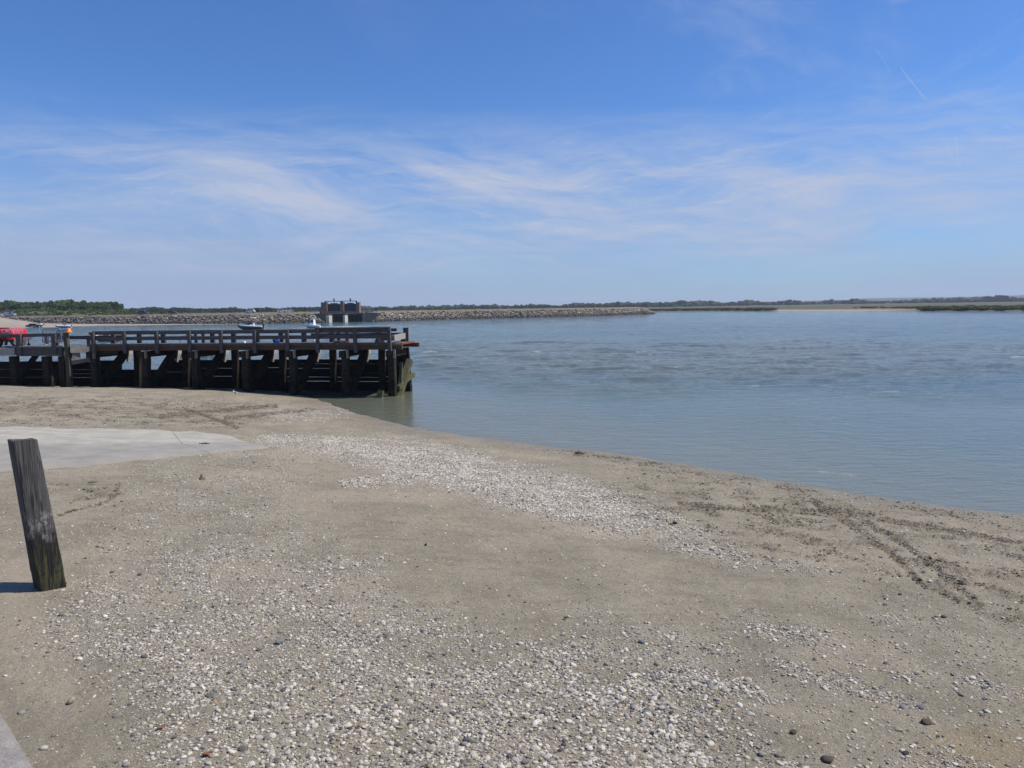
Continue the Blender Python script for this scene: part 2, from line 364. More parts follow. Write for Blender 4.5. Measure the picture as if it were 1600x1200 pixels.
def speck(scale, thr, wgt, colr, prev, amt):
    vo = m.N('ShaderNodeTexVoronoi', feature='F1'); m.L(p, vo.inputs['Vector']); vo.inputs['Scale'].default_value = scale
    rnd = m.sep(vo.outputs['Color'])[0]; sel = m.math('GREATER_THAN', m.math('ADD', rnd, m.math('MULTIPLY', wgt, amt)), thr)
    dot = m.math('LESS_THAN', vo.outputs['Distance'], m.math('MULTIPLY', m.sep(vo.outputs['Color'])[1], .42))
    return m.mix(m.math('MULTIPLY', sel, dot), prev, colr)
pb = m.attr('peb')
c = speck(75, .975, pb, (.62, .58, .52), c, .28); c = speck(62, .965, pb, (.10, .09, .075), c, .10); c = speck(110, .93, pb, (.13, .11, .085), c, .05); c = speck(120, .97, pb, (.66, .60, .52), c, .45); c = speck(44, .985, m.attr('band'), (.68, .65, .62), c, .35)
m.col(c); m.rough(m.rng(m.attr('wet'), .2, 1.0, .92, .5)); m.b.inputs['Specular IOR Level'].default_value = .25
hb = m.math('ADD', m.math('MULTIPLY', n2, .55), m.math('ADD', m.math('MULTIPLY', n3, .18), m.math('MULTIPLY', m.noise(p, 45, 4, .6), .3)))
hb = m.math('ADD', hb, m.math('MULTIPLY', m.noise(m.mapv(p, (1, 2.6, 1), (0, 0, R(-40))), 7, 5, .65), 1.1)); m.bump(hb, .045, .95)
tag(link('beach', bme, m.m), kind='structure')
# ------------------------------------------------------------------ pebbles (uncountable) and named stones
N = 6_400_000
rr = np.sqrt(rng.uniform(3.0**2, 46**2, N)); aa = rng.uniform(R(-46), R(46), N); px_ = rr*np.sin(aa); py_ = rr*np.cos(aa)
# cheap first pass in blocks
keepx = []; keepy = []; kz = []; kA = []; kb = []; kc = []
area = .5*(46**2-9)*R(92); full = N/area
for k in range(0, N, 400_000):
    X = px_[k:k+400_000]; Y = py_[k:k+400_000]; Z, S = base_z(X, Y)
    sel = S > .12; X, Y, Z, S = X[sel], Y[sel], Z[sel], S[sel]
    f = fields(X, Y, Z, S); inframe = (f['u'] > -420) & (f['u'] < 2020) & (f['v'] < 1480)
    kp = (rng.uniform(0, 1, len(X)) < f['dens']/full) & inframe
    Xf, Yf, Zf, S0 = X, Y, Z, S; X, Y, Z, S = X[kp], Y[kp], Z[kp], S[kp]
    l1 = fbm(X*7, Y*7, 4, 91); z2 = Z+((l1-.5)*.018+(fbm(X*1.3, Y*1.3, 3, 97)-.5)*.05)*sstep(.2, 2.5, S)
    keepx.append(X); keepy.append(Y); kz.append(z2); kA.append((f['A'][kp]*sstep(940, 1200, f['v'][kp]+(f['u'][kp]-500)*.12)*1.5+.5*f['C'][kp])); kb.append(f['band'][kp]); kc.append(np.zeros(len(X)))
    q9 = (np.clip(f['rough']*sstep(.44, .62, fbm(Xf*2.4+3, Yf*2.4, 4, 95))*.55+f['tr']*1.1, 0, 1.2)*480*sstep(.40, .62, fbm(Xf*4.5, Yf*4.5, 3, 99)))+260*sstep(.2, .7, S0)*sstep(2.4, 1.0, S0)*sstep(820, 980, f['u'])*sstep(.48, .66, fbm(Xf*2.2, Yf*2.2, 4, 105))
    kp2 = (rng.uniform(0, 1, len(Xf)) < q9/full) & inframe
    keepx.append(Xf[kp2]); keepy.append(Yf[kp2]); kz.append(Zf[kp2]+.004); kA.append(np.zeros(kp2.sum())); kb.append(np.zeros(kp2.sum())); kc.append(np.ones(kp2.sum()))
X = np.concatenate(keepx); Y = np.concatenate(keepy); Z = np.concatenate(kz); Aw = np.concatenate(kA); Bw = np.concatenate(kb); Cw = np.concatenate(kc); n = len(X)
print('pebbles', n)
dia = np.exp(rng.normal(np.log(.0114), .50, n))*(1+.30*np.clip(Aw, 0, 1.4))*(1+.5*Bw)
dia = np.where(Cw > .5, np.exp(rng.normal(np.log(.019), .45, n)), dia); dia = np.clip(dia, .006, .058); r_ = dia/2
flat = rng.uniform(.38, .75, n); el_ = rng.uniform(.75, 1.35, n)
scl = np.stack([r_*el_*1.15, r_/el_**.5*1.1, r_*flat], -1)
rot = np.stack([rng.normal(0, .22, n), rng.normal(0, .22, n), rng.uniform(0, 6.28, n)], -1)
pm = bpy.data.meshes.new('pebbles'); pm.vertices.add(n); pm.vertices.foreach_set('co', np.stack([X, Y, Z+r_*flat*.42], -1).reshape(-1).astype(np.float32))
for nm, arr in (('scl', scl), ('rot', rot)):
    at = pm.attributes.new(nm, 'FLOAT_VECTOR', 'POINT'); at.data.foreach_set('vector', arr.astype(np.float32).reshape(-1))
rnd = rng.uniform(0, 1, n); rnd = np.where((Bw > .4) & (rng.uniform(0, 1, n) < .40), rng.uniform(.55, 1, n), rnd); rnd = np.where(Cw > .5, rng.uniform(0, .05, n), .08+.92*rnd)
at = pm.attributes.new('rnd', 'FLOAT', 'POINT'); at.data.foreach_set('value', rnd.astype(np.float32))
at = pm.attributes.new('idx', 'INT', 'POINT'); at.data.foreach_set('value', rng.integers(0, 7, n).astype(np.int32))
def pebble_mat(name, ty):
    m = NT(name); rv = m.attr('rnd', 'INSTANCER') if ty else m.N('ShaderNodeObjectInfo').outputs['Random']
    c = m.ramp(rv, [(0, (.13, .105, .075)), (.05, (.21, .175, .13)), (.055, (.05, .052, .056)), (.14, (.12, .12, .125)), (.20, (.22, .22, .225)), (.34, (.34, .33, .32)), (.46, (.34, .27, .19)), (.52, (.44, .43, .42)), (.68, (.54, .50, .43)), (.82, (.64, .61, .56)), (1, (.78, .76, .72))])
    v = m.obj(); nn = m.noise(v, 1.7, 5, .65, .5); c = m.mix(m.math('MULTIPLY', m.rng(nn, .45, .75), .45), c, m.mix(.6, c, (.2, .17, .13))); c = m.mix(1.0, c, (1.0, .955, .87), 'MULTIPLY')
    m.col(c); m.rough(.62); m.bump(m.noise(v, 6, 4, .6), .05, .5); return m.m
PEB = pebble_mat('pebble_stone', True)
ng = bpy.data.node_groups.new('pebble_scatter', 'GeometryNodeTree')
ng.interface.new_socket('Geometry', in_out='INPUT', socket_type='NodeSocketGeometry'); ng.interface.new_socket('Geometry', in_out='OUTPUT', socket_type='NodeSocketGeometry')
G = lambda t: ng.nodes.new(t); GL = ng.links.new
gi, go = G('NodeGroupInput'), G('NodeGroupOutput'); join = G('GeometryNodeJoinGeometry')
for k in range(7):
    ico = G('GeometryNodeMeshIcoSphere'); ico.inputs['Radius'].default_value = 1; ico.inputs['Subdivisions'].default_value = 2
    sp = G('GeometryNodeSetPosition'); nz = G('ShaderNodeTexNoise'); nz.noise_dimensions = '4D'; nz.inputs['W'].default_value = k*3.7; nz.inputs['Scale'].default_value = 1.1; nz.inputs['Detail'].default_value = 1
    sub = G('ShaderNodeVectorMath'); sub.operation = 'SUBTRACT'; sub.inputs[1].default_value = (.5, .5, .5); sc_ = G('ShaderNodeVectorMath'); sc_.operation = 'SCALE'; sc_.inputs['Scale'].default_value = 1.0
    GL(nz.outputs['Color'], sub.inputs[0]); GL(sub.outputs[0], sc_.inputs[0]); GL(sc_.outputs[0], sp.inputs['Offset']); GL(ico.outputs['Mesh'], sp.inputs['Geometry'])
    ss = G('GeometryNodeSetShadeSmooth'); GL(sp.outputs[0], ss.inputs[0]); sm = G('GeometryNodeSetMaterial'); sm.inputs['Material'].default_value = PEB; GL(ss.outputs[0], sm.inputs[0])
    g2 = G('GeometryNodeGeometryToInstance'); GL(sm.outputs[0], g2.inputs[0]); GL(g2.outputs[0], join.inputs[0])
iop = G('GeometryNodeInstanceOnPoints'); iop.inputs['Pick Instance'].default_value = True
GL(gi.outputs[0], iop.inputs['Points']); GL(join.outputs[0], iop.inputs['Instance'])
for nm, dt, sk in (('scl', 'FLOAT_VECTOR', 'Scale'), ('rot', 'FLOAT_VECTOR', 'Rotation'), ('idx', 'INT', 'Instance Index')):
    na = G('GeometryNodeInputNamedAttribute'); na.data_type = dt; na.inputs['Name'].default_value = nm
    GL([o for o in na.outputs if o.enabled and o.name == 'Attribute'][0], iop.inputs[sk])
GL(iop.outputs[0], go.inputs[0])
pob = link('pebbles', pm, PEB); md = pob.modifiers.new('scatter', 'NODES'); md.node_group = ng
tag(pob, 'loose pale shells, grey pebbles and damp clods scattered over the sandy beach', 'pebbles', kind='stuff')
def rock_mesh(name, seed, rough=.35, npts=22, sub=1):
    rd = random.Random(seed); bm = bmesh.new()
    for _ in range(npts):
        v = Vector((rd.gauss(0, 1), rd.gauss(0, 1), rd.gauss(0, 1))).normalized()*rd.uniform(1-rough, 1); bm.verts.new(v)
    h = bmesh.ops.convex_hull(bm, input=bm.verts)
    bmesh.ops.delete(bm, geom=[g for g in h['geom_interior'] if isinstance(g, bmesh.types.BMVert)], context='VERTS')
    me = bpy.data.meshes.new(name); bm.to_mesh(me); bm.free(); return me
def smooth_stone(name, seed):
    me = rock_mesh(name, seed, .25, 26); bm = bmesh.new(); bm.from_mesh(me)
    bmesh.ops.subdivide_edges(bm, edges=bm.edges, cuts=2, use_grid_fill=True)
    for _ in range(4): bmesh.ops.smooth_vert(bm, verts=bm.verts, factor=.5, use_axis_x=True, use_axis_y=True, use_axis_z=True)
    bm.to_mesh(me); bm.free(); me.polygons.foreach_set('use_smooth', [True]*len(me.polygons)); return me
S_CREAM = simple('cream_stone', (.46, .41, .31), .7, .35, 9, bump=.02); S_DARK = simple('black_stone', (.05, .05, .055), .6, .4, 9, bump=.02); S_GREY = simple('grey_stone', (.23, .23, .24), .7, .35, 9, bump=.02); S_BROWN = simple('brown_stone', (.12, .085, .06), .8, .4, 9, bump=.02)
stones = [((112, 1098), 15, S_CREAM, 'large cream stone on bare sand near the quay corner', .75), ((437, 1004), 17, S_GREY, 'flat grey oval stone at the left rim of the dense shingle', .45), ((625, 1079), 12, S_GREY, 'mid grey rounded cobble amid the dense foreground shingle', .6),
          ((883, 966), 7, S_DARK, 'small black stone on smooth sand between two shingle patches', .6), ((1003, 1005), 13, S_GREY, 'round grey stone beside a small pebble cluster mid beach', .6), ((1019, 1147), 9, S_DARK, 'black cobble alone on bare sand at lower centre right', .6),
          ((1374, 1086), 10, S_CREAM, 'pale stone with dark underside on the lower right beach', .6), ((1437, 1108), 12, S_GREY, 'grey wedge stone tilted in the lower right shingle', .8), ((1448, 1131), 19, S_BROWN, 'largest dark brown stone of the lower right shingle', .55),
          ((1405, 1142), 13, S_CREAM, 'pale elongated stone below the large dark brown one', .45), ((1414, 1178), 14, S_DARK, 'flat black stone near the ochre stained sand', .4), ((1240, 1146), 13, S_BROWN, 'dark brown stone in the shingle beside pale cobbles', .6),
          ((1293, 1190), 22, S_BROWN, 'lumpy brown rock at the bottom edge of the beach', .5), ((665, 852), 7, S_DARK, 'small dark stone on smooth sand below the shingle band', .7), ((745, 855), 6, S_CREAM, 'small pale stone on smooth sand below the shingle band', .7),
          ((1055, 818), 12, S_BROWN, 'dark brown clump at the end of the white shingle band', .6), ((800, 790), 5, S_DARK, 'tiny dark stone at the lower rim of the shingle band', .9), ((1475, 965), 9, S_DARK, 'dark stone near the lower end of the tyre tracks', .5)]
for i, ((u, v), sp, mt, lb, fl) in enumerate(stones):
    g = ground_hit(u, v); d = np.linalg.norm(g-EYE); r = sp*d/F/2
    o = link('stone', smooth_stone('stone', 50+i), mt); o.location = (g[0], g[1], g[2]+r*fl*.55); o.scale = (r*1.1, r*.85, r*fl); o.rotation_euler = (0, .1, random.uniform(0, 6))
    tag(o, lb, 'stone', 'stones lying on the beach')
# ------------------------------------------------------------------ slipway and quay corner
def on_ground_poly(pts): return [ground_hit(*p) for p in pts]
top = [(-260, 658), (0, 664), (110, 665), (220, 668), (300, 673), (360, 681)]
mid = [(-260, 712), (0, 699), (110, 699), (220, 698), (310, 697), (392, 693)]
bot = [(-260, 772), (0, 742), (110, 733), (200, 724), (330, 711), (424, 700)]
rows = []
for A_, B_, ns in ((top, mid, 10), (mid, bot, 10)):
    a3 = [ground_hit(*p) for p in A_]; b3 = [ground_hit(*p) for p in B_]
    def resample(L, n=90):
        L = np.array(L); d = np.r_[0, np.cumsum(np.linalg.norm(np.diff(L[:, :2], axis=0), axis=1))]; t = np.linspace(0, d[-1], n)
        return np.stack([np.interp(t, d, L[:, i]) for i in range(3)], -1)
    a3, b3 = resample(a3), resample(b3)
    for k in range(ns+(1 if A_ is mid else 0)): rows.append(a3+(b3-a3)*k/ns)
SP = np.array(rows); NRW = SP.shape[0]
SP[..., 2], _s = base_z(SP[..., 0], SP[..., 1])
v_ = np.linspace(0, 1, NRW)[:, None]; u_ = np.linspace(0, 1, SP.shape[1])[None, :]
edge = np.minimum(np.minimum(sstep(0, .13, v_), sstep(1, .9, v_)), sstep(1, .985, u_))
edge = np.clip(edge+(fbm(SP[..., 0]*1.2, SP[..., 1]*1.2, 4, 8)-.5)*.9*(edge < .98), 0, 1)
SP[..., 2] += -.06+.125*edge+.04*np.sin(math.pi*v_)*(1-u_)
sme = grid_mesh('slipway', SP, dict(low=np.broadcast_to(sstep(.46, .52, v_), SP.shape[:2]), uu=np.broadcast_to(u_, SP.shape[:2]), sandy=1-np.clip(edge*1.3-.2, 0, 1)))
m = NT('slipway_concrete'); p = m.pos(); n1 = m.noise(p, 1.5, 7, .65); n2 = m.noise(m.mapv(p, (.35, 6, 1), (0, 0, R(-52))), 1.6, 6, .7); n3 = m.noise(p, 18, 6, .75)
c = m.mix(m.rng(n1, .3, .7), (.32, .30, .25), (.455, .43, .365)); c = m.mix(m.math('MULTIPLY', m.rng(n2, .48, .66), .6), c, (.25, .235, .21))
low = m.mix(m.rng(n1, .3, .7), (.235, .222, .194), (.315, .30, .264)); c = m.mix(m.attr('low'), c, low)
jt = m.math('ABSOLUTE', m.math('SUBTRACT', m.math('ADD', m.attr('uu'), m.math('MULTIPLY', n1, .004)), .80)); c = m.mix(m.math('MULTIPLY', m.math('LESS_THAN', jt, .0014), .6), c, (.07, .06, .05))
c = m.mix(m.math('MULTIPLY', m.rng(n3, .5, .68), .5), c, (.26, .235, .195)); c = m.mix(m.math('MULTIPLY', m.attr('sandy'), m.rng(n1, .3, .6)), c, (.30, .255, .195))
m.col(c); m.rough(.85); m.bump(m.math('ADD', n3, n2), .02, .5)
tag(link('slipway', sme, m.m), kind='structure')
q = [(-260, 955), (0, 1104), (62, 1204), (120, 1330)]; q3 = [ground_hit(*p) for p in q]
c0 = q3[1]; c1_ = q3[2]; dq = (c1_-c0); dq /= np.linalg.norm(dq); nrm = np.array([dq[1], -dq[0], 0]); nrm = nrm if nrm[0] < 0 else -nrm
gx = []
for i in range(60):
    a = c0+dq*(-5+i*.16); row = []
    for j in range(14):
        pnt = a+nrm*(j*j*.035)+nrm*(fbm(np.array([i*.35]), np.array([3.]), 3, 4)[0]-.5)*.05*(j == 0); zz = max(c0[2], c1_[2])+.035
        row.append((pnt[0], pnt[1], zz-(.22 if j == 0 else (.012 if j == 1 else 0))))
    gx.append(row)
QP = np.array(gx); QP[:, 0, :2] = QP[:, 1, :2]-nrm[:2]*.012
m = NT('quay_concrete'); p = m.pos(); n1 = m.noise(p, 5, 7, .7); n2 = m.noise(p, 70, 5, .75)
c = m.mix(m.rng(n1, .3, .7), (.32, .292, .265), (.44, .405, .37)); c = m.mix(m.math('MULTIPLY', m.rng(n2, .5, .62), .75), c, (.16, .145, .135)); m.col(c); m.rough(.9); m.bump(n2, .025, .9)
tag(link('quay_pavement', grid_mesh('quay_pavement', QP), m.m), kind='structure')
# ------------------------------------------------------------------ foreground post
g = ground_hit(83, 916); dist = np.linalg.norm(g[:2]); tp = ray(35, 686); t = np.linalg.norm(g[:2])/np.linalg.norm(tp[:2]); topc = EYE+tp*t
Hh = topc[2]-g[2]; pw = 33*np.linalg.norm(g-EYE)/F; pd = pw*.95
nf = math.atan2(-g[1], -g[0])+R(15); fx = np.array([math.cos(nf), math.sin(nf), 0]); rx = np.array([-fx[1], fx[0], 0])
vs = []; nU, nV = 12, 120
lean = topc-g; lean[2] = 0
ring = []
for k in range(4):
    for i in range(nU):
        t = -1+2*i/nU; ring.append([(t, -1), (1, t), (-t, 1), (-1, -t)][k])
ring = np.array(ring)
rcl = np.clip(np.abs(ring).min(1), 0, 1); ring = ring*(1-.05*sstep(.75, 1, rcl))[:, None]
secs = []
for j in range(nV+1):
    f_ = j/nV; c = g+lean*f_+np.array([0, 0, -.35*(1-f_)+Hh*f_-.0]); row = []
    for (a, b) in ring:
        k = 1.0-.15*f_+(fbm(np.array([a*3+b*7]), np.array([f_*9]), 3, 2)[0]-.5)*.05-.02*(f_ < .25)
        gro = -.016*sstep(.55, .72, fbm(np.array([a*9+b*5.3]), np.array([f_*2.2]), 3, 12))
        q_ = c+rx*a*pw/2*(k+gro*1.5)-fx*b*pd/2*(k+gro*1.5)
        if j == nV: q_ = q_+np.array([0, 0, -.035*max(0, a*.6+b*.5)+.02*(fbm(np.array([a*4.]), np.array([b*4.]), 2, 6)[0]-.5)])
        row.append(q_)
    secs.append(row)
mb = MB(); mb.loft([[tuple(v-g) for v in s_] for s_ in secs])
m = NT('post_wood'); ob = m.obj(); z = m.sep(ob)[2]
v1 = m.mapv(ob, (16, 16, .9)); n1 = m.noise(v1, 1.0, 8, .7, .3); n2 = m.noise(m.mapv(ob, (55, 55, 2.2)), 1.0, 6, .7); n3 = m.noise(m.mapv(ob, (9, 9, 5)), 1.0, 7, .7); n4 = m.noise(m.mapv(ob, (26, 26, 1.1)), 1, 5, .6, .6)
c = m.mix(m.rng(n1, .3, .7), (.026, .025, .026), (.115, .108, .104)); c = m.mix(m.math('MULTIPLY', m.rng(n2, .45, .7), .5), c, (.028, .025, .024))
c = m.mix(m.rng(n4, .57, .62), c, (.012, .011, .011))
zz = m.math('DIVIDE', z, float(Hh)); zn = m.math('ADD', zz, m.math('MULTIPLY', m.math('SUBTRACT', n3, .5), .35))
c = m.mix(m.math('MULTIPLY', win2 := m.math('MULTIPLY', m.rng(zn, .33, .40), m.rng(zn, .58, .50)), m.math('MULTIPLY', m.rng(n3, .50, .58), m.rng(n1, .35, .6))), c, (.26, .245, .22))
c = m.mix(m.rng(zn, .42, .32), c, (.009, .008, .008))
c = m.mix(m.math('MULTIPLY', m.rng(zn, .34, .26), m.rng(m.noise(m.mapv(ob, (22, 22, 3)), 1, 6, .7), .45, .62)), c, (.055, .056, .018))
m.col(c); m.rough(.85); m.bump(m.math('ADD', m.math('MULTIPLY', n1, .5), n4), .03, .9)
po = mb.build('mooring_post', m.m); po.location = Vector(g); tag(po, 'leaning weathered square timber post with a mossy black base', 'post')
# ------------------------------------------------------------------ small litter on the beach
def leaf(u, v, sz, rz, lb):
    g = ground_hit(u, v); r = sz*np.linalg.norm(g-EYE)/F; mb = MB(); n = 7; top_ = []; bt = []
    for i in range(n):
        t = i/(n-1); wd = math.sin(math.pi*(t*.9+.05))*.36*r; zc = .02+.25*r*(t-.5)**2
        top_.append(((t-.5)*r, wd, zc+.1*r)); bt.append(((t-.5)*r, -wd, zc+.16*r))
    mid_ = [((i/(n-1)-.5)*r, 0, .02+.25*r*(i/(n-1)-.5)**2) for i in range(n)]
    vs = top_+mid_+bt; fs = [(i, i+1, n+i+1, n+i) for i in range(n-1)]+[(n+i, n+i+1, 2*n+i+1, 2*n+i) for i in range(n-1)]
    mb.add(vs, fs); o = mb.build('dead_leaf', simple('dry_leaf', (.20, .075, .03), .7, .3, 20)); o.location = Vector(g)-Vector((0, 0, .005)); o.rotation_euler = (0, 0, rz)
    so_ = o.modifiers.new('thick', 'SOLIDIFY'); so_.thickness = .002
    tag(o, lb, 'leaf', 'dead leaves on the beach')
leaf(252, 1140, 11, .9, 'curled red brown leaf on sand left of the shingle'); leaf(324, 1181, 12, .2, 'broad rust brown leaf on the bottom edge shingle')
W_WEED = simple('dry_seaweed', (.035, .028, .02), .8, .4, 20)
def weed(u, v, wpx, lb, n=40, tall=.35):
    g = ground_hit(u, v); r = wpx*np.linalg.norm(g-EYE)/F/2; mb = MB()
    for i in range(n):
        a = random.uniform(0, 6.28); q = r*random.uniform(0, .9); p0 = np.array((q*math.cos(a), q*math.sin(a)*.6, 0.0)); pts = [p0]
        for k in range(3): pts.append(pts[-1]+np.array((random.gauss(0, .22), random.gauss(0, .22), random.uniform(-.05, .3)*tall*2))*r)
        mb.tube(pts, r*.05, 4)
    o = mb.build('seaweed_clump', W_WEED); o.location = Vector(g)+Vector((0, 0, .05)); tag(o, lb, 'seaweed', 'seaweed washed up on the beach')
weed(320, 697, 14, 'black seaweed clump lying on the concrete slipway joint', 40); weed(1500, 918, 15, 'dark seaweed shreds on the sand right of the tyre tracks', 30, .2); weed(145, 757, 12, 'thin dark seaweed strand on sand right of the post', 16, .12); weed(905, 711, 18, 'dark weed strip lying at the water line', 30, .15)
g = ground_hit(315, 749); mb = MB(); d_ = np.linalg.norm(g-EYE)/F
mb.loft([[(math.cos(a)*rr_*d_*(1+.3*math.sin(3*a)), math.sin(a)*rr_*d_, z_*d_) for a in np.linspace(0, 5.6, 9)] for rr_, z_ in ((4.5, -1), (4.2, 1.2), (2.4, 2.2), (1.5, 5), (.9, 7.5))])
o = mb.build('driftwood_stub', S_BROWN); o.location = Vector(g); tag(o, 'small dark driftwood stub upright on pebbly sand below the slipway', 'driftwood')
# ------------------------------------------------------------------ water
NRW_ = 1000; wr = 10*(1400/10)**np.linspace(0, 1, NRW_)
wa_ = np.concatenate([np.linspace(-85, -44, 40), np.linspace(-43, 43, 760), np.linspace(44, 85, 40)])*math.pi/180
RR, AA = np.meshgrid(wr, wa_, indexing='ij'); wx = RR*np.sin(AA); wy = RR*np.cos(AA)
ws = -shore_s(wx, wy); wu, wv, ww = proj(wx, wy, 0*wx); wu = np.where(ww > 1, wu, 3000); wv = np.where(ww > 1, wv, 3000)
jn = (fbm(wx*.05, wy*.05, 3, 201)-.5)
chop = np.clip(sstep(610, 575, wv+jn*40)*sstep(520, 545, wv+jn*20), 0, 1)*sstep(620, 680, wu)
calm_ = sstep(590, 640, wv+jn*40)
tot = (.10+.25*sstep(3, 18, ws))*(1-.6*calm_)+.85*chop*(.5+.9*fbm(wx*.09, wy*.16, 3, 205))+.35*sstep(60, 160, RR)
hw = np.zeros_like(wx)
for i, (lam, amp) in enumerate(((5.5, .040), (3.1, .042), (1.7, .034), (.95, .018))):
    q = 1/lam; n_ = vnoise(wx*q*.55+wy*q*.15+i*9, wy*q*1.25-wx*q*.1, 210+i)+.5*vnoise(wx*q*.9-wy*q*.4, wy*q*1.7+wx*q*.3+5, 230+i)
    hw += amp*(1-np.abs(2*(n_/1.5)-1)*1.6)*sstep(lam*130, lam*55, RR)
edge_w = sstep(.0, 5.0, ws)
wz = hw*tot*edge_w*2.3
ripple = .006*np.sin(ws*2.6+fbm(wx*.3, wy*.3, 3, 207)*7)*sstep(.2, 1.5, ws)*sstep(9, 3, ws); wz += ripple
wz = np.where(ws > -2.5, wz, -.4)
crest = sstep(.02, .055, wz)
foam_glint = chop*sstep(.80, .95, fbm(wx*.7, wy*1.5, 4, 221, .6)+crest*.12)*.5
def fspot(u, v, rx, ry, a=1.0):
    return a*sstep(1.1, .4, np.hypot((wu-u)/rx, (wv-v)/ry)+(fbm(wx*.8, wy*.8, 3, 223)-.5)*1.3)
for sp in ((1135, 544, 7, 1.6), (1585, 562, 14, 1.6), (1560, 557, 40, 1.0, .5), (672, 552, 14, 1.5, .8), (840, 553, 6, 1.3), (1015, 557, 8, 1.2, .8), (905, 567, 10, 1.4, .5), (1060, 578, 18, 1.4, .5), (540, 511, 44, 1.6, .9), (580, 508.5, 60, .8, .4), (510, 512.5, 12, 1.5), (345, 549, 14, 5, .6), (222, 560, 16, 4, .6), (612, 550, 8, 1.4, .6), (460, 556, 7, 3, .4), (700, 556, 30, 1.4, .35), (1330, 742, 22, 3, .35), (1290, 738, 18, 2, .3), (1290, 604, 14, 1.4, .5), (1390, 613, 16, 1.5, .5), (1180, 604, 8, 1.2, .5), (1000, 552, 10, 1.2, .5)):  # one spot behind the jetty is reflected light painted in foam white
    foam_glint = np.maximum(foam_glint, fspot(*sp))
shal = sstep(12, .2, ws+(fbm(wx*.4, wy*.4, 3, 225)-.5)*2)
curr = fbm(wx*.02, wy*.05, 4, 227)
wme = grid_mesh('sea_water', np.stack([wx, wy, wz], -1), dict(foam_glint=foam_glint, shal=shal, chop=chop, curr=curr, calm=np.maximum(sstep(16, 5, ws), sstep(585, 640, wv+jn*50)), teal=sstep(1000, 640, wu+jn*300)*sstep(545, 505, wv+jn*20)))
m = NT('sea_water'); p = m.pos()
c = m.mix(m.rng(m.attr('curr'), .35, .65), (.062, .090, .082), (.092, .120, .092)); c = m.mix(m.math('MULTIPLY', m.attr('teal'), .8), c, (.072, .125, .105)); c = m.mix(m.attr('chop'), c, (.108, .120, .085)); c = m.mix(m.attr('shal'), c, (.140, .148, .108))
c = m.mix(m.math('MULTIPLY', m.attr('foam_glint'), m.rng(m.noise(m.mapv(p, (1.2, 3, 1)), 3.2, 6, .75), .46, .6)), c, (.78, .80, .80))
m.col(c); m.rough(m.rng(m.attr('foam_glint'), 0, 1, .06, .7)); m.b.inputs['IOR'].default_value = 1.333
d = m.N('ShaderNodeCameraData') if False else None
b1 = m.noise(m.mapv(p, (.75, 1.5, 1), (0, 0, R(12))), 1.1, 5, .6, .4); b2 = m.noise(m.mapv(p, (1, 1.8, 1), (0, 0, R(-20))), 4.5, 5, .6, .4)
b3 = m.noise(m.mapv(p, (.5, 2.2, 1), (0, 0, R(4))), 2.4, 4, .55, .3); hh = m.math('ADD', m.math('ADD', m.math('MULTIPLY', b1, .22), m.math('MULTIPLY', b3, .10)), m.math('MULTIPLY', b2, .05))
hh = m.math('MULTIPLY', hh, m.rng(m.attr('calm'), 0, 1, 1.0, .36)); m.bump(hh, 1.0, .75)
tag(link('sea_water', wme, m.m), kind='structure')
# ------------------------------------------------------------------ jetty
P0 = on_z(617, 619.5, 0.0); PHI = -math.atan2(.177, .984); EX = np.array([math.cos(PHI), math.sin(PHI), 0]); EY = np.array([-math.sin(PHI), math.cos(PHI), 0])
JW = 2.6
def jworld(x, t, z): return P0+EX*x+EY*t+np.array([0, 0, z])
def jx(px, t=0.0, z=2.0):
    lo, hi = -45.0, 8.0
    for _ in range(50):
        mm = (lo+hi)/2; u = proj(*jworld(mm, t, z))[0]
        if u < px: lo = mm
        else: hi = mm
    return lo
def jz(px, py, t=0.0):
    lo, hi = -2.0, 8.0; x = jx(px, t, 2.5)
    for _ in range(50):
        mm = (lo+hi)/2; v = proj(*jworld(x, t, mm))[1]
        if v > py: lo = mm
        else: hi = mm
    return lo
def gz(x, t):
    w_ = jworld(x, t, 0); return float(base_z(np.array([w_[0]]), np.array([w_[1]]))[0][0])
jet = empty('jetty', P0, PHI, 'long tarred timber jetty on raking piles standing at the water edge', 'jetty')
ZD = 2.97; zt = jz(400, 516, 0)
print('jetty rail z', zt, jz(400, 541), jz(150, 519), jz(600, 514.5), 'len', jx(140))
xL = jx(140, 0, 3)
nearp = [612, 539, 457, 384, 305, 227, 147]
for i, u in enumerate(nearp):
    x = jx(u, 0, 2); b = gz(x, 0)-.5
    mb = MB(); mb.bar((x-.05, .1, b), (x, .1, 2.5), .40, .40, (0, 1, 0), .95, 6, .012); mb.build('pile', W_PILE, jet)
    if i > 0:
        mb = MB(); mb.bar((x-.12, -.1, b), (x+.24, JW+.15, 2.55), .40, .38, (1, 0, 0), 1, 6, .012); mb.build('raking_strut', W_PILE, jet)
    mb = MB(); mb.bar((x-.02, -.42, 2.48), (x-.02, JW+.3, 2.48), .34, .36, (0, 0, 1), 1, 3, .01)
    mb.build('cap_beam', W_PILE, jet)
    mb = MB(); mb.bar((x+.28, -.30, 2.25), (x+.28, -.30, 2.72), .12, .14, (0, 1, 0), 1, 1, .01); mb.build('bolted_cheek', W_CAP, jet)
    if i == 0: continue
    mb = MB(); mb.loft([[(x+.30, JW+.10, 2.62), (x+.30, JW+.50, 2.66), (x+.46, JW+.50, 2.66), (x+.46, JW+.10, 2.62)], [(x+.30, JW+.02, 2.3), (x+.30, JW+.44, 2.36), (x+.47, JW+.44, 2.36), (x+.47, JW+.02, 2.3)], [(x+.27, JW+.05, 1.85), (x+.27, JW+.18, 1.8), (x+.36, JW+.18, 1.8), (x+.36, JW+.05, 1.85)]]); mb.build('splintered_end', W_PALE, jet)
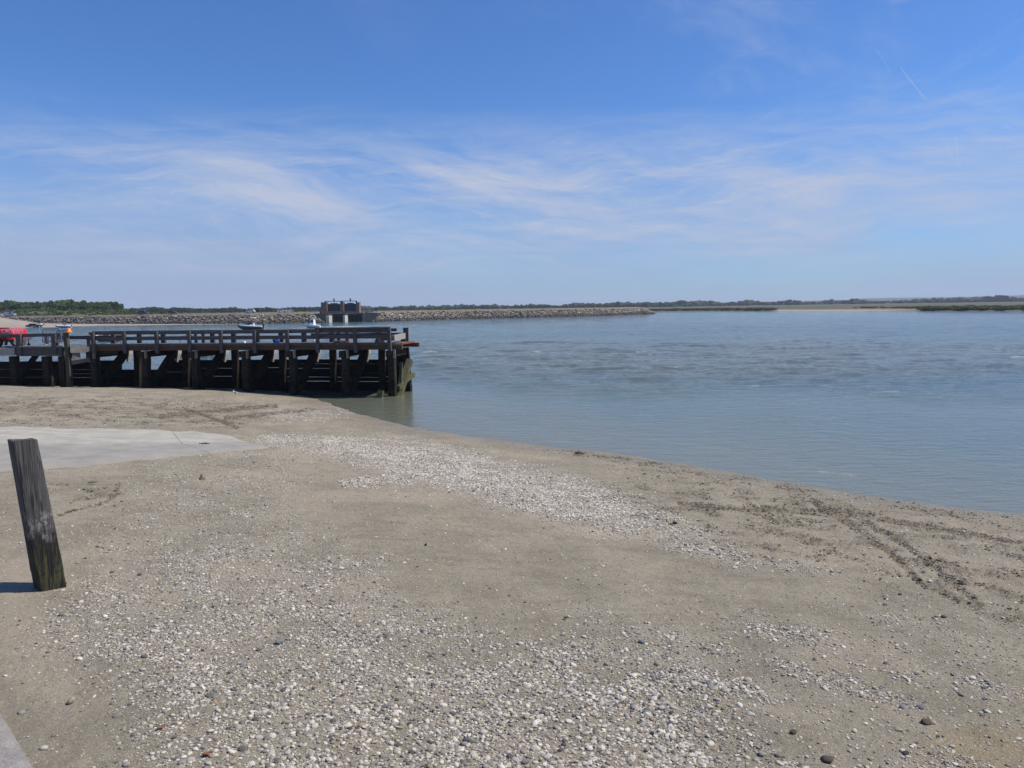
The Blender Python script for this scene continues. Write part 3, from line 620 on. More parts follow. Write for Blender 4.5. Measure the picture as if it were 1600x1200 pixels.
farp = [597, 520.5, 442, 368, 291, 215, 150]
fx_ = [jx(u, JW, 2) for u in farp]
for x in fx_:
    mb = MB(); mb.bar((x-.04, JW, gz(x, JW)-.6), (x, JW, 2.6), .36, .36, (0, 1, 0), .95, 5, .012); mb.build('back_pile', W_PILE, jet)
# end face timbers
xe = jx(638, JW, 1.0)
mb = MB(); mb.bar((xe+.02, JW, -.9), (xe-.12, JW, 2.7), .42, .40, (0, 1, 0), .85, 6, .02); mb.build('pile', W_PILE, jet)
mb = MB(); mb.bar((.08, -.35, -.9), (.25, JW-.4, 1.95), .36, .34, (1, 0, 0), .95, 6, .02); mb.build('raking_strut', W_MOSS, jet)
mb = MB(); mb.bar((.14, .25, .5), (.30, JW+.1, 1.05), .18, .24, (0, 0, 1), 1, 3, .02); mb.build('brace', W_MOSS, jet)
mb = MB(); mb.bar((.1, .35, -.9), (.12, 1.0, 1.9), .20, .2, (1, 0, 0), .9, 4, .02); mb.build('brace', W_MOSS, jet)
mb = MB(); mb.bar((-.85, -.75, -.9), (-.65, -.55, .42), .38, .36, (0, 1, 0), .8, 4, .02); mb.build('broken_pile', W_MOSS, jet)
mb = MB(); mb.box((xe-.85, JW+.02, 1.95), (1.0, .12, 1.1)); mb.build('end_board', W_SCREEN, jet)
mb = MB(); mb.box((xe-.80, JW+.02, .35), (.9, .10, 1.9)); mb.build('end_board', W_SCREEN, jet)
# plank screen bays along the far row: pixel columns, top row, gap rows
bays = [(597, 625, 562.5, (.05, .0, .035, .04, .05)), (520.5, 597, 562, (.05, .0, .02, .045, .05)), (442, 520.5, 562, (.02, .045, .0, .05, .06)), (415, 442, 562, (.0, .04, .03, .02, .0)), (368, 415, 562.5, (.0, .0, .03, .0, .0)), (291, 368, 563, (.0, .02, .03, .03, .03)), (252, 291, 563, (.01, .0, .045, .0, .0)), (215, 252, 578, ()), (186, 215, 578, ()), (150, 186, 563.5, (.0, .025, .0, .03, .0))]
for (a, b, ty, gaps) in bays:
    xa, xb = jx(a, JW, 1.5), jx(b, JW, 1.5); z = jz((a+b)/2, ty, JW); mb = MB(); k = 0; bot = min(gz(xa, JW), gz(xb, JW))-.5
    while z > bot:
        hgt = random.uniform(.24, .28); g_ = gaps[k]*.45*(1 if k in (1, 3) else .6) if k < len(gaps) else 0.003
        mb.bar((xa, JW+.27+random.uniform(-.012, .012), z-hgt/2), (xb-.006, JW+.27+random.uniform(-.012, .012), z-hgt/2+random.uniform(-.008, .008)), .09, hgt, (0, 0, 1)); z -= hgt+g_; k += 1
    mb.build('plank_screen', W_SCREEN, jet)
# deck, beams
x_end = jx(609, 0, 3)
mb = MB(); mb.bar((xL+.1, -.06, 2.86), (.55, -.06, 2.86), .22, .27, (0, 0, 1), 1, 10, .008); mb.build('edge_beam', W_BROWN, jet)
mb = MB(); mb.bar((xL+.1, JW+.02, 2.86), (jx(655, JW, 2.9), JW+.02, 2.86), .24, .25, (0, 0, 1), 1, 10, .006); mb.build('edge_beam', W_RUST, jet)
mb = MB(); mb.bar((xL+.0, .02, 2.60), (jx(186, 0, 2.6), .02, 2.60), .24, .22, (0, 0, 1)); mb.build('lower_beam', W_PILE, jet)
mb = MB(); x = xL
while x < .3:
    wd = random.uniform(.2, .24); mb.box((x+wd/2, JW/2-.02, 3.03+random.uniform(-.008, .008)), (wd-.012, JW-.05+random.uniform(-.06, .06), .07)); x += wd
mb.build('deck', W_GREY, jet)
mb = MB(); mb.bar((xL, -.2, 3.06), (-.3, -.2, 3.06), .07, .15, (0, 0, 1), 1, 8, .006); mb.build('kerb_board', W_RAIL, jet)
mb = MB(); mb.box((.40, JW/2, 3.03), (.18, JW-.2, .08)); mb.build('end_plank', W_RUST, jet)
# rail posts and rails
posts = [146, 194.5, 245, 296, 345.5, 397.6, 449, 496, 555, 608]
for u in posts:
    x = jx(u, -.3, 3.3); mb = MB(); hg = zt+random.uniform(-.02, .03)
    mb.bar((x+.03, -.33, 2.56), (x, -.33, hg), .20, .15, (0, 1, 0), 1, 3, .008); mb.build('rail_post', W_RAIL, jet)
def rail(u0, u1, y0_, y1_, t, hgt, thk=.09, name='rail', z=None, mt=None):
    x0_, x1_ = jx(u0, t, 3.4), jx(u1, t, 3.4); z = jz((u0+u1)/2, (y0_+y1_)/2, t) if z is None else z; mb = MB()
    mb.bar((x0_, t, z), (x1_, t, z), thk, hgt, (0, 0, 1), 1, max(2, int((x1_-x0_)/2)), .007); mb.build(name, mt or W_RAIL, jet)
ztop = zt-.10; zmid = 3.46
rail(140, 245, 0, 0, -.20, .17, z=ztop); rail(245.3, 397, 0, 0, -.20, .17, z=ztop); rail(397.3, 497, 0, 0, -.20, .17, z=ztop+.005); rail(497.3, 611, 0, 0, -.20, .18, z=ztop)
rail(140, 245, 0, 0, -.19, .20, z=zmid); rail(245.3, 397, 0, 0, -.19, .20, z=zmid-.01); rail(397.3, 497, 0, 0, -.19, .20, z=zmid); rail(497.3, 613, 0, 0, -.19, .20, z=zmid)
rail(493, 610, 511.8, 514, -.22, .11, .2, 'handrail')
for u in (178, 219, 256.5, 307, 318.7, 333, 366, 403, 440, 476, 519, 530, 543, 593, 635):
    x = jx(u, JW, 3.2); mb = MB(); mb.bar((x, JW-.05, 2.9), (x, JW-.05, 3.72 if u != 635 else 3.9), .17 if u in (307, 318.7, 530, 543) else .30, .14, (0, 1, 0), 1, 2, .008); mb.build('rail_post', W_RAIL, jet)
rail(146, 500, 0, 0, JW-.17, .18, z=zt-.12); rail(500, 620, 514.2, 518, JW-.17, .18); rail(146, 480, 0, 0, JW-.17, .18, z=3.40); rail(486, 632, 521.2, 523.2, JW-.17, .14)
rail(595, 615, 526, 531, -.05, .26, .12, 'rail')
a_ = (jx(615.5, 0, 3.4), -.05, jz(615.5, 528, 0)); b_ = (jx(634, JW, 3.4), JW-.2, jz(634, 524.5, JW))
mb = MB(); mb.bar(a_, b_, .10, .34, (0, 0, 1), 1, 3, .008); mb.build('end_rail', W_PALE, jet)
mb = MB(); mb.bar((jx(632, JW, 3.1), JW-.1, 2.95), (jx(632, JW, 3.1), JW-.1, 3.3), .3, .3, (0, 1, 0)); mb.build('end_block', W_RUST, jet)
# ------------------------------------------------------------------ grey landing at the left
TL = .2
ld = empty('landing_stage', jworld(jx(107, 0, 2), 0, 0), PHI, 'grey weathered timber landing stage with railing left of the tarred jetty', 'landing stage')
lx0 = jx(107, 0, 2)
def LX(u, t=0.0, z=3.0): return jx(u, t, z)-lx0
def LZ(u, v, t=0.0): return jz(u, v, t)
gl = gz(lx0, 0)
zt2 = LZ(107, 520)
mb = MB(); mb.bar((LX(109.8, 0, .5), 0, gl-.4), (0, 0, 2.3), .25, .25, (0, 1, 0), .95, 5, .01); mb.bar((0, 0, 2.3), (-.06, 0, zt2), .25, .22, (0, 1, 0), .95, 3, .008); mb.build('tall_post', W_MOSS, ld)
for u, v0, v1 in ((31.5, 522, 556), (86.5, 522, 552)):
    x = LX(u, -.1); mb = MB(); mb.bar((x, -.12, LZ(u, v1)), (x, -.12, LZ(u, v0)), .34 if u < 50 else .3, .26, (0, 1, 0), 1, 3, .01); mb.build('rail_post', W_RAIL, ld)
x0_, x1_ = LX(-60), LX(28); zc = LZ(62, 549)
mb = MB(); mb.bar((LX(27), .05, zc), (LX(98), .05, zc), .32, .58, (0, 0, 1), 1, 5, .01); mb.build('edge_beam', W_RAIL, ld)
mb = MB(); mb.bar((LX(34), .0, LZ(60, 541)), (LX(97), .0, LZ(60, 541)), .5, .06, (0, 0, 1), 1, 5, .004); mb.build('edge_plank', W_PALE, ld)
ya = math.tan(R(14)); xa = LX(27)
mb = MB(); mb.bar((xa, -.15, LZ(14, 549.5)), (xa-4.0, -.15-4*ya, LZ(14, 550)), .34, .48, (0, 0, 1), 1, 5, .012); mb.build('approach_beam', W_PALE, ld)
mb = MB(); x = -5.5
while x < LX(99):
    wd = random.uniform(.2, .25); mb.box((x+wd/2, 1.55, LZ(62, 541.5)-.05), (wd-.012, 3.4, .07)); x += wd
mb.build('deck', W_GREY, ld)
mb = MB(); z = LZ(60, 524); mb.bar((LX(-40), -.02, LZ(-5, 525.5)), (LX(97), -.02, LZ(90, 523)), .09, .20, (0, 0, 1), 1, 4, .01); mb.build('rail', W_RAIL, ld)
mb = MB(); z = LZ(60, 530.5); mb.bar((LX(34), 3.0, z), (LX(142), 3.0, z), .09, .24, (0, 0, 1), 1, 4, .01); mb.build('back_rail', W_RAIL, ld)
for u in (36, 72, 104, 138):
    x = LX(u, 3.0); mb = MB(); mb.bar((x, 3.08, 2.6), (x, 3.08, z+.1), .22, .16, (0, 1, 0), 1, 2, .01); mb.build('rail_post', W_RAIL, ld)
mb = MB(); mb.bar((LX(109), .05, LZ(120, 545)), (LX(136), .85, LZ(135, 545)), .3, .50, (0, 0, 1), 1, 3, .012); mb.build('stringer', W_PALE, ld)
mb = MB(); mb.bar((LX(110), .1, LZ(112, 556)), (LX(118), .35, LZ(118, 556)), .25, .42, (0, 0, 1), .8, 2, .02); mb.build('bracket', W_CAP, ld)
mb = MB(); mb.bar((LX(109), .1, LZ(112, 566.5)), (LX(141), .5, LZ(138, 561)), .2, .26, (0, 0, 1), 1, 3, .012); mb.build('brace', W_GREY, ld)
for u in (-20, 22, 73, 98):
    x = LX(u, .3); mb = MB(); mb.bar((x, .25, gz(x+lx0, .3)-.4), (x, .25, LZ(u, 557)), .42, .40, (0, 1, 0), 1, 4, .012); mb.build('pile', W_PILE, ld)
for u in (34, 82, 88):
    x = LX(u, 1.5); mb = MB(); mb.bar((x-.2, .6, gz(x+lx0, .6)-.4), (x+.1, 2.6, 2.4), .26, .26, (1, 0, 0), 1, 4, .012); mb.build('raking_strut', W_PILE, ld)
for (a, b, ty) in ((-60, 30, 565.5), (30, 92, 565), (92, 146, 566)):
    xa2, xb2 = LX(a, JW, 1.5), LX(b, JW, 1.5); z = LZ((a+b)/2, ty, JW); mb = MB(); k = 0; bot = gz(xb2+lx0, JW)-.5
    gp = (.0, .03, .03, .04, .02) if b == 146 else (.0, .03, .0, .03, .0)
    while z > bot:
        hgt = random.uniform(.24, .28); mb.bar((xa2, JW+.27, z-hgt/2), (xb2-.006, JW+.27, z-hgt/2), .09, hgt, (0, 0, 1)); z -= hgt+(gp[k]*.4 if k < 5 else .003); k += 1
    mb.build('plank_screen', W_SCREEN, ld)
ZL = LZ(62, 541.5)-.012         # landing deck top
# ------------------------------------------------------------------ things on the jetty and landing
def jpt(u, t, z): return jworld(jx(u, t, z), t, z)
RED = simple('red_paint', (.72, .022, .035), .38, .12, 5, coat=.3); BLACK = simple('black_rubber', (.018, .018, .02), .75, .3, 10); BARS = simple('barrier_steel', (.16, .19, .24), .5, .2, 20, metal=.2); GALV = simple('galvanised_steel', (.50, .52, .54), .4, .2, 20, metal=.5)
WHITE = simple('white_gelcoat', (.78, .79, .80), .3, .06, 3, coat=.3); NAVY = simple('navy_paint', (.018, .026, .06), .3, .2, 3, coat=.3); GLASS = simple('dark_glass', (.02, .025, .03), .08, .2, 2); ORANGE = simple('orange_plastic', (.75, .24, .02), .5, .15, 8)
BLUE = simple('blue_rope', (.02, .09, .50), .7, .35, 20); YELLOW = simple('cream_canvas', (.62, .55, .42), .8, .15, 6); DKBLUE = simple('dark_blue_fabric', (.02, .03, .07), .85, .3, 8); SKIN = simple('skin', (.45, .27, .19), .6, .1, 8); HAIR = simple('dark_hair', (.04, .025, .018), .7, .2, 8); RIBBLUE = simple('blue_tube', (.03, .10, .36), .45, .15, 5); LETTER = simple('white_lettering', (.8, .8, .8), .5, .04, 5)
tr_ = empty('trailer', jpt(13, .75, ZL), PHI, 'red boxy trailer with white lettering parked behind the landing stage railing', 'trailer')
s = 1200/np.linalg.norm(jpt(13, .75, ZL)[:2]); L2 = 19/s                 # px per metre at that depth
mb = MB(); sec = []
for x in (-3.0, L2-.12, L2): 
    k = .06 if x == L2 else 0
    sec.append([(x, -.62+k, .42+k), (x, .62-k, .42+k), (x, .62-k, 1.02-k), (x, .50-k, 1.14-k), (x, -.50+k, 1.14-k), (x, -.62+k, 1.02-k)])
mb.loft(sec); mb.build('body', RED, tr_, bevel=.015)
mb = MB(); mb.box((-1.2, 0, .36), (3.6, 1.0, .10)); mb.build('chassis', BLACK, tr_)
mb = MB(); mb.box((-.35, .1, 1.175), (.5, .4, .06)); mb.build('roof_vent', BLACK, tr_, bevel=.01)
for y in (-.66, .66):
    for x in (-.1, -1.9):
        mb = MB(); mb.tube([(x, y-.09, .3), (x, y+.09, .3)], .30, 20); wh = mb.build('wheel', BLACK, tr_)
        mb = MB(); mb.tube([(x, y-.10, .3), (x, y+.10, .3)], .16, 14); mb.build('rim', GALV, wh)
mb = MB(); pts = [(.10+.40*math.cos(a), 0, .30+.40*math.sin(a)) for a in np.linspace(-.5, 2.6, 12)]
mb.loft([[(x, -.80, z), (x, -.54, z), (x*1.0, -.54, z+.02), (x, -.80, z+.02)] for x, _, z in pts]); mb.build('mudguard', BLACK, tr_)
mb = MB(); mb.box((L2+.22, -.55, .28), (.26, .16, .34)); mb.bar((L2+.1, -.5, .4), (L2+.3, -.5, .5), .1, .1); mb.build('lamp_board', WHITE, tr_, bevel=.02)
mb = MB(); mb.bar((L2-.1, 0, .42), (LX(54, .75)-LX(13, .75), 0, .62), .09, .10, (0, 0, 1)); mb.bar((L2-.1, -.4, .40), (L2+.8, 0, .50), .06, .07); mb.bar((L2-.1, .4, .40), (L2+.8, 0, .50), .06, .07); db = mb.build('drawbar', GALV, tr_)
xh = LX(54, .75)-LX(13, .75); mb = MB(); mb.tube([(xh-.12, 0, .62), (xh+.08, 0, .65)], .06, 10); mb.bar((xh-.15, 0, .66), (xh-.02, 0, .78), .04, .03); mb.build('coupling', GALV, db)
mb = MB(); mb.tube([(xh-.5, .1, .10), (xh-.5, .1, .75)], .03, 8); mb.tube([(xh-.5, .07, .10), (xh-.5, .13, .10)], .10, 12); mb.build('jockey_wheel', BLACK, db)
tc = bpy.data.curves.new('lettering', 'FONT'); tc.body = 'CADZAM'; tc.size = .38; tc.extrude = .004; tc.align_x = 'CENTER'; tc.materials.append(LETTER)
_t = bpy.data.objects.new('tmp', tc); COL.objects.link(_t); bpy.context.view_layer.update(); _me = bpy.data.meshes.new_from_object(_t); bpy.data.objects.remove(_t); to = link('lettering', _me, LETTER, tr_); to.location = (LX(18, 0)-LX(13, .75)+.02, -.626, .86); to.rotation_euler = (R(90), 0, 0)
# barrier
def barrier(u0, u1, v_top, t, lb, rz=0.0):
    a = jpt(u0, t, ZL); b = jpt(u1, t, ZL); Lb = np.linalg.norm(b-a); h = jz((u0+u1)/2, v_top, t)-ZL
    r0 = empty('crowd_barrier', a, PHI+rz, lb, 'barrier', 'crowd barriers on the landing stage'); mb = MB()
    mb.tube([(0, 0, .12), (0, 0, h-.1), (.1, 0, h), (Lb-.1, 0, h), (Lb, 0, h-.1), (Lb, 0, .12)], .03, 8); mb.tube([(0, 0, .22), (Lb, 0, .22)], .025, 8); mb.build('frame', BARS, r0)
    mb = MB()
    for k in range(1, 12): mb.tube([(Lb*k/12, 0, .22), (Lb*k/12, 0, h)], .017, 6)
    mb.build('bars', BARS, r0)
    for x in (.15, Lb-.15):
        mb = MB(); mb.bar((x, -.3, .03), (x, .3, .03), .05, .05); mb.bar((x, 0, .05), (x, 0, .24), .04, .04); mb.build('foot', GALV, r0)
barrier(67.5, 96.5, 513.6, 2.3, 'galvanised crowd barrier standing behind the grey landing railing'); barrier(90, 107, 515.5, 2.75, 'second crowd barrier, half hidden beside the tall post of the landing', .1)
c_ = jpt(109, .05, zt2+.01); mb = MB(); mb.tube([(0, 0, 0), (0, 0, .06), (0, 0, .061), (0, 0, .2), (0, 0, .30)], [.19, .19, .13, .12, .04], 16); o = mb.build('beacon_lamp', ORANGE, None, True); o.location = Vector(c_)+Vector((-.05, 0, 0)); tag(o, 'orange beacon lamp sitting on top of the tall landing post', 'lamp')
def heap(u, t, wpx, hpx, mt, lb, name, cat, n=14, rad=.03, z=3.07, grp=None):
    p_ = jpt(u, t, z); k = np.linalg.norm(p_-EYE)/F; rw, rh = wpx*k/2, hpx*k; mb = MB(); a = 0
    for i in range(n):
        q = random.uniform(.35, 1); zc = rad+rh*random.random()*(1-q*.5); cx = random.uniform(-.3, .3)*rw; pts = [(cx+rw*q*math.cos(a_)*.7, rw*.6*q*math.sin(a_), max(rad, zc+rh*.25*math.sin(a_*2+i))) for a_ in np.linspace(0, 5.9, 12)]
        mb.tube(pts, rad, 6)
    o = mb.build(name, mt); o.location = Vector(p_); return tag(o, lb, cat, grp)
heap(432, .6, 12, 9, BLUE, 'tangled blue rope heap on the jetty deck', 'rope_heap', 'rope', 16, .03)
ROPE = simple('dark_net', (.06, .05, .045), .85, .4, 14); REDNET = simple('red_net', (.20, .03, .03), .85, .3, 14)
heap(530, .7, 26, 4, ROPE, 'long low dark heap of ropes and nets on the jetty deck', 'net_heap', 'net', 22, .025); heap(541, .4, 9, 4, REDNET, 'dull red net bundle beside the low dark heap on the jetty deck', 'net_heap', 'net', 10, .025)
heap(591, .5, 14, 7, ROPE, 'tangled ropes and gear piled near the jetty end', 'gear_heap', 'gear', 18, .025); heap(598, .9, 6, 4, REDNET, 'small red coil of rope next to the gear at the jetty end', 'rope_heap', 'rope', 8, .02)
mb = MB(); p_ = jpt(492, .7, 3.07); mb.loft([[(r_*math.cos(a), r_*.8*math.sin(a), z_) for a in np.linspace(0, 5.6, 10)] for r_, z_ in ((.10, 0), (.14, .04), (.12, .16), (.05, .22), (.05, .26))]); o = mb.build('plastic_can', WHITE, None, True); o.location = Vector(p_); tag(o, 'white plastic can standing on the jetty deck by a rail post', 'can')
mb = MB(); p_ = jpt(382, .3, 3.07); mb.loft([[(r_*math.cos(a), r_*math.sin(a), z_) for a in np.linspace(0, 5.6, 10)] for r_, z_ in ((.07, 0), (.09, .05), (.085, .14), (.03, .17))]); o = mb.build('float', WHITE, None, True); o.location = Vector(p_); tag(o, 'small white float lying on the kerb of the jetty', 'float')
# ------------------------------------------------------------------ far dyke
WP = [(-420, 510), (-150, 509.5), (0, 509), (150, 508.2), (300, 507.2), (400, 506), (486, 504.4)]; WP2 = [(590, 502.6), (700, 499.3), (800, 496.8), (900, 494.6), (960, 492.8), (1000, 491.2)]
ZC = 4.4
def W2(L): return [on_z(u, v, 0.0)[:2] for u, v in L]
def radial(p, d): p = np.array(p); return p*(1+d/np.linalg.norm(p))
allW = WP+WP2
def crest_at(u, back=9.0):
    px_l = [a for a, _ in allW]; v = np.interp(u, px_l, [b for _, b in allW]); return radial(on_z(u, v, 0.0)[:2], back)
EARTH = NT('embankment_earth'); p = EARTH.pos(); n1 = EARTH.noise(p, .3, 6, .65); n2 = EARTH.noise(p, 1.5, 5, .6)
ze = EARTH.rng(EARTH.math('ADD', EARTH.sep(p)[2], EARTH.math('MULTIPLY', n2, .5)), 3.5, 4.1); EARTH.col(EARTH.mix(ze, EARTH.mix(EARTH.rng(n1, .35, .65), (.055, .05, .045), (.12, .105, .085)), EARTH.mix(n2, (.12, .10, .055), (.20, .165, .10)))); EARTH.rough(.95)
GRASS = NT('dry_meadow'); p = GRASS.pos(); n1 = GRASS.noise(p, .02, 6, .6); n2 = GRASS.noise(p, .3, 6, .65)
GRASS.col(GRASS.mix(GRASS.rng(n2, .3, .7), GRASS.mix(GRASS.rng(n1, .35, .65), (.125, .105, .055), (.085, .095, .040)), (.17, .145, .085))); GRASS.rough(1.0)
def dense(P, n):
    P = np.array(P, float); d = np.r_[0, np.cumsum(np.linalg.norm(np.diff(P, axis=0), axis=1))]; t = np.linspace(0, d[-1], n); return np.stack([np.interp(t, d, P[:, i]) for i in range(P.shape[1])], -1)
rocks = []
def dyke(L, n, name):
    P = dense(W2(L), n); rows = []
    for bk, z in ((-1.5, -1.2), (0, -.1), (3.3, 2.1), (5.8, ZC-.5), (9.5, ZC+.02), (14, ZC)): rows.append(np.array([[*radial(q, bk), z] for q in P]))
    return P, np.array(rows)
P1, R1 = dyke(WP, 160, 'a'); P2, R2 = dyke(WP2, 120, 'b')
TIP = [radial(on_z(1016, 489.6, 0)[:2], 3)]
for nm, RW in (('left', R1), ('right', R2)):
    RW[..., 2] += (fbm(RW[..., 0]*.3, RW[..., 1]*.3, 3, 301)-.5)*.5*(RW[..., 2] > 0)*(RW[..., 2] < 4.3)
    tag(link('embankment', grid_mesh('embankment', RW), EARTH.m), kind='structure')
# rounded head of the right dyke
hc = radial(P2[-1], 9.0); a0 = math.atan2(*(P2[-1]-hc)[::-1]); rows = []
for rr_, z in ((10.5, -1.2), (9.0, -.1), (5.7, 2.1), (2.4, ZC-.15), (0.01, ZC)): rows.append([[hc[0]+rr_*math.cos(a0+t), hc[1]+rr_*math.sin(a0+t), z] for t in np.linspace(0, math.pi*1.15, 24)])
tag(link('embankment', grid_mesh('embankment', np.array(rows)), EARTH.m), kind='structure')
def rockmat(name):
    m = NT(name); oi = m.attr('tone') ; v = m.pos(); nn = m.noise(v, 1.6, 5, .65)
    c = m.ramp(oi, [(0, (.075, .07, .066)), (.3, (.15, .135, .12)), (.55, (.255, .225, .19)), (.8, (.36, .305, .25)), (1, (.48, .43, .37))]); c = m.mix(m.math('MULTIPLY', m.rng(nn, .45, .7), .5), c, (.10, .09, .08))
    z = m.math('ADD', m.sep(v)[2], m.math('MULTIPLY', m.math('SUBTRACT', nn, .5), 1.4)); c = m.mix(m.math('MULTIPLY', m.rng(z, 1.9, .7), .8), c, (.05, .046, .042))
    m.col(c); m.rough(.9); return m
RM = rockmat('dyke_rock'); 
RI = NT('dyke_boulder')
oi = RI.N('ShaderNodeObjectInfo').outputs['Random']; v = RI.pos(); nn = RI.noise(v, 1.6, 5, .65)
c = RI.ramp(oi, [(0, (.075, .07, .066)), (.3, (.155, .14, .125)), (.55, (.255, .225, .19)), (.8, (.36, .305, .25)), (1, (.48, .43, .37))]); c = RI.mix(RI.math('MULTIPLY', RI.rng(nn, .45, .7), .5), c, (.10, .09, .08))
z = RI.math('ADD', RI.sep(v)[2], RI.math('MULTIPLY', RI.math('SUBTRACT', nn, .5), 1.4)); c = RI.mix(RI.math('MULTIPLY', RI.rng(z, 1.9, .7), .8), c, (.05, .046, .042)); RI.col(c); RI.rough(.9)
RV = [rock_mesh('boulder', 400+i, .45, 12) for i in range(10)]
for me in RV: me.materials.append(RI.m)
cand = []
def scatter_rocks(P, n):
    for _ in range(n):
        k = random.uniform(0, len(P)-1.001); i = int(k); q = P[i]+(P[i+1]-P[i])*(k-i); h = random.uniform(-.02, 1.0); big = 1.0 if random.random() < .8 else 1.35
        xy = radial(q, h*5.4+random.uniform(-.3, .3)); cand.append((xy[0], xy[1], h*3.65+random.uniform(-.1, .15), big*random.uniform(.30, .70)))
scatter_rocks(P1[25:], 5200); scatter_rocks(P2, 3800)
for _ in range(260):
    t = random.uniform(0, math.pi*1.1); h = random.random(); rr_ = 9-h*6.6; cand.append((hc[0]+rr_*math.cos(a0+t), hc[1]+rr_*math.sin(a0+t), h*3.6+.1, random.uniform(.45, .95)))
cx, cy = on_z(490, 504, 0)[:2]
for _ in range(130):                        # rocks spilling down in front of the left wing wall
    t = random.random(); hgt = (1-t)*3.6*random.random(); e = on_z(484+t*22, 504.6-t*.4, 0.0); cand.append((e[0], e[1]+hgt*1.3, hgt, random.uniform(.45, .9)))
    t = random.random(); hgt = (1-t)*3.6*random.random(); e = on_z(596-t*14, 502.6+t*.2, 0.0); cand.append((e[0], e[1]+hgt*1.3, hgt, random.uniform(.45, .9)))
def onscreen(c): u = proj(c[0], c[1], c[2])[0]; return 0 < u < 1020
cand.sort(key=lambda c: -(c[3]/np.hypot(c[0], c[1]) if onscreen(c) else 0))
for i, (x, y, z, r) in enumerate(cand[:300]):
    o = bpy.data.objects.new('boulder', RV[i % 10]); COL.objects.link(o); o.location = (x, y, z); o.scale = (r*random.uniform(.9, 1.5), r, r*random.uniform(.7, 1.0)); o.rotation_euler = (random.uniform(-.5, .5), random.uniform(-.5, .5), random.uniform(0, 6.28))
    tag(o, 'big angular grey and tan boulder on the rock slope of the far dyke', 'boulder', 'boulders of the far rock dyke')
def merge(name, items, protos, mat, tones=True, **kw):
    V = []; Fc = []; T = []; n0 = 0
    for (x, y, z, sx_, sy_, sz_, rot_) in items:
        k = random.randrange(len(protos)); pv, pf = protos[k]; v = pv*np.array([sx_, sy_, sz_]); c_, s_ = math.cos(rot_[2]), math.sin(rot_[2]); a, b = math.cos(rot_[0]), math.sin(rot_[0])
        v = v@np.array([[1, 0, 0], [0, a, b], [0, -b, a]]).T@np.array([[c_, -s_, 0], [s_, c_, 0], [0, 0, 1]]).T+np.array([x, y, z]); V.append(v); Fc.append(pf+n0); T.append(np.full(len(v), random.random())); n0 += len(v)
    V = np.concatenate(V); Fc = np.concatenate(Fc); me = bpy.data.meshes.new(name); me.vertices.add(len(V)); me.vertices.foreach_set('co', V.astype(np.float32).reshape(-1)); me.loops.add(Fc.size); me.loops.foreach_set('vertex_index', Fc.astype(np.int32).reshape(-1)); me.polygons.add(len(Fc)); me.polygons.foreach_set('loop_start', np.arange(0, Fc.size, Fc.shape[1], dtype=np.int32))
    at = me.attributes.new('tone', 'FLOAT', 'POINT'); at.data.foreach_set('value', np.concatenate(T).astype(np.float32)); me.update(); me.validate(); return link(name, me, mat)
def proto_of(me):
    me.calc_loop_triangles(); return (np.array([v.co[:] for v in me.vertices]), np.array([t.vertices[:] for t in me.loop_triangles]))
RP = [proto_of(me) for me in RV]
o = merge('riprap', [(x, y, z, r*random.uniform(.9, 1.5), r, r*random.uniform(.7, 1), (random.uniform(-.5, .5), 0, random.uniform(0, 6.28))) for x, y, z, r in cand[300:]], RP, RM.m)
tag(o, 'grey and tan rock armour covering the slope of the far dyke', 'riprap', kind='stuff')
# ------------------------------------------------------------------ meadow behind the dyke, to the horizon
rows = []; PC = np.concatenate([P1, P2]); 
for d_, z in ((9.3, ZC-.02), (30, ZC+.1), (90, ZC-.1), (250, ZC-.6), (700, ZC-1.0), (1800, ZC-1.2), (6400, ZC-1.2)): rows.append(np.array([[*radial(q, d_), z] for q in PC]))
tag(link('meadow', grid_mesh('meadow', np.array(rows)), GRASS.m), kind='structure')
# sandy ramp at the left
lowp = [(-420, 517), (-100, 514.5), (0, 513.2), (40, 512.6), (75, 511.6), (110, 510.4), (160, 508.9), (300, 507.6), (370, 506.6)]; upv = [(-420, 492), (-100, 494), (0, 496), (30, 500.5), (60, 504.8), (100, 506), (150, 506.3), (300, 506.5), (370, 506.1)]
rows = []
lo_ = dense(lowp, 80)
for k in range(13):
    t = k/12; row = []
    for (u, v) in lo_:
        a = on_z(u, v, 0.0); vu = np.interp(u, [q[0] for q in upv], [q[1] for q in upv]); bxy = crest_at(u, .4); dd = a[:2]+(bxy-a[:2])*t; Y = dd[1]; zz = on_dist(u, v+(vu-v)*t, Y)[2] if k else -.25
        row.append((dd[0], dd[1], max(zz, -.25)+(.06 if 0 < k else 0)))
    rows.append(row)
SAND2 = NT('far_sand'); p = SAND2.pos(); n1 = SAND2.noise(SAND2.mapv(p, (.12, .5, 1)), 1.0, 6, .6); SAND2.col(SAND2.mix(SAND2.rng(n1, .35, .65), (.25, .21, .165), (.38, .325, .255))); SAND2.rough(.95)
tag(link('sandbank', grid_mesh('sandbank', np.array(rows)), SAND2.m), kind='structure')
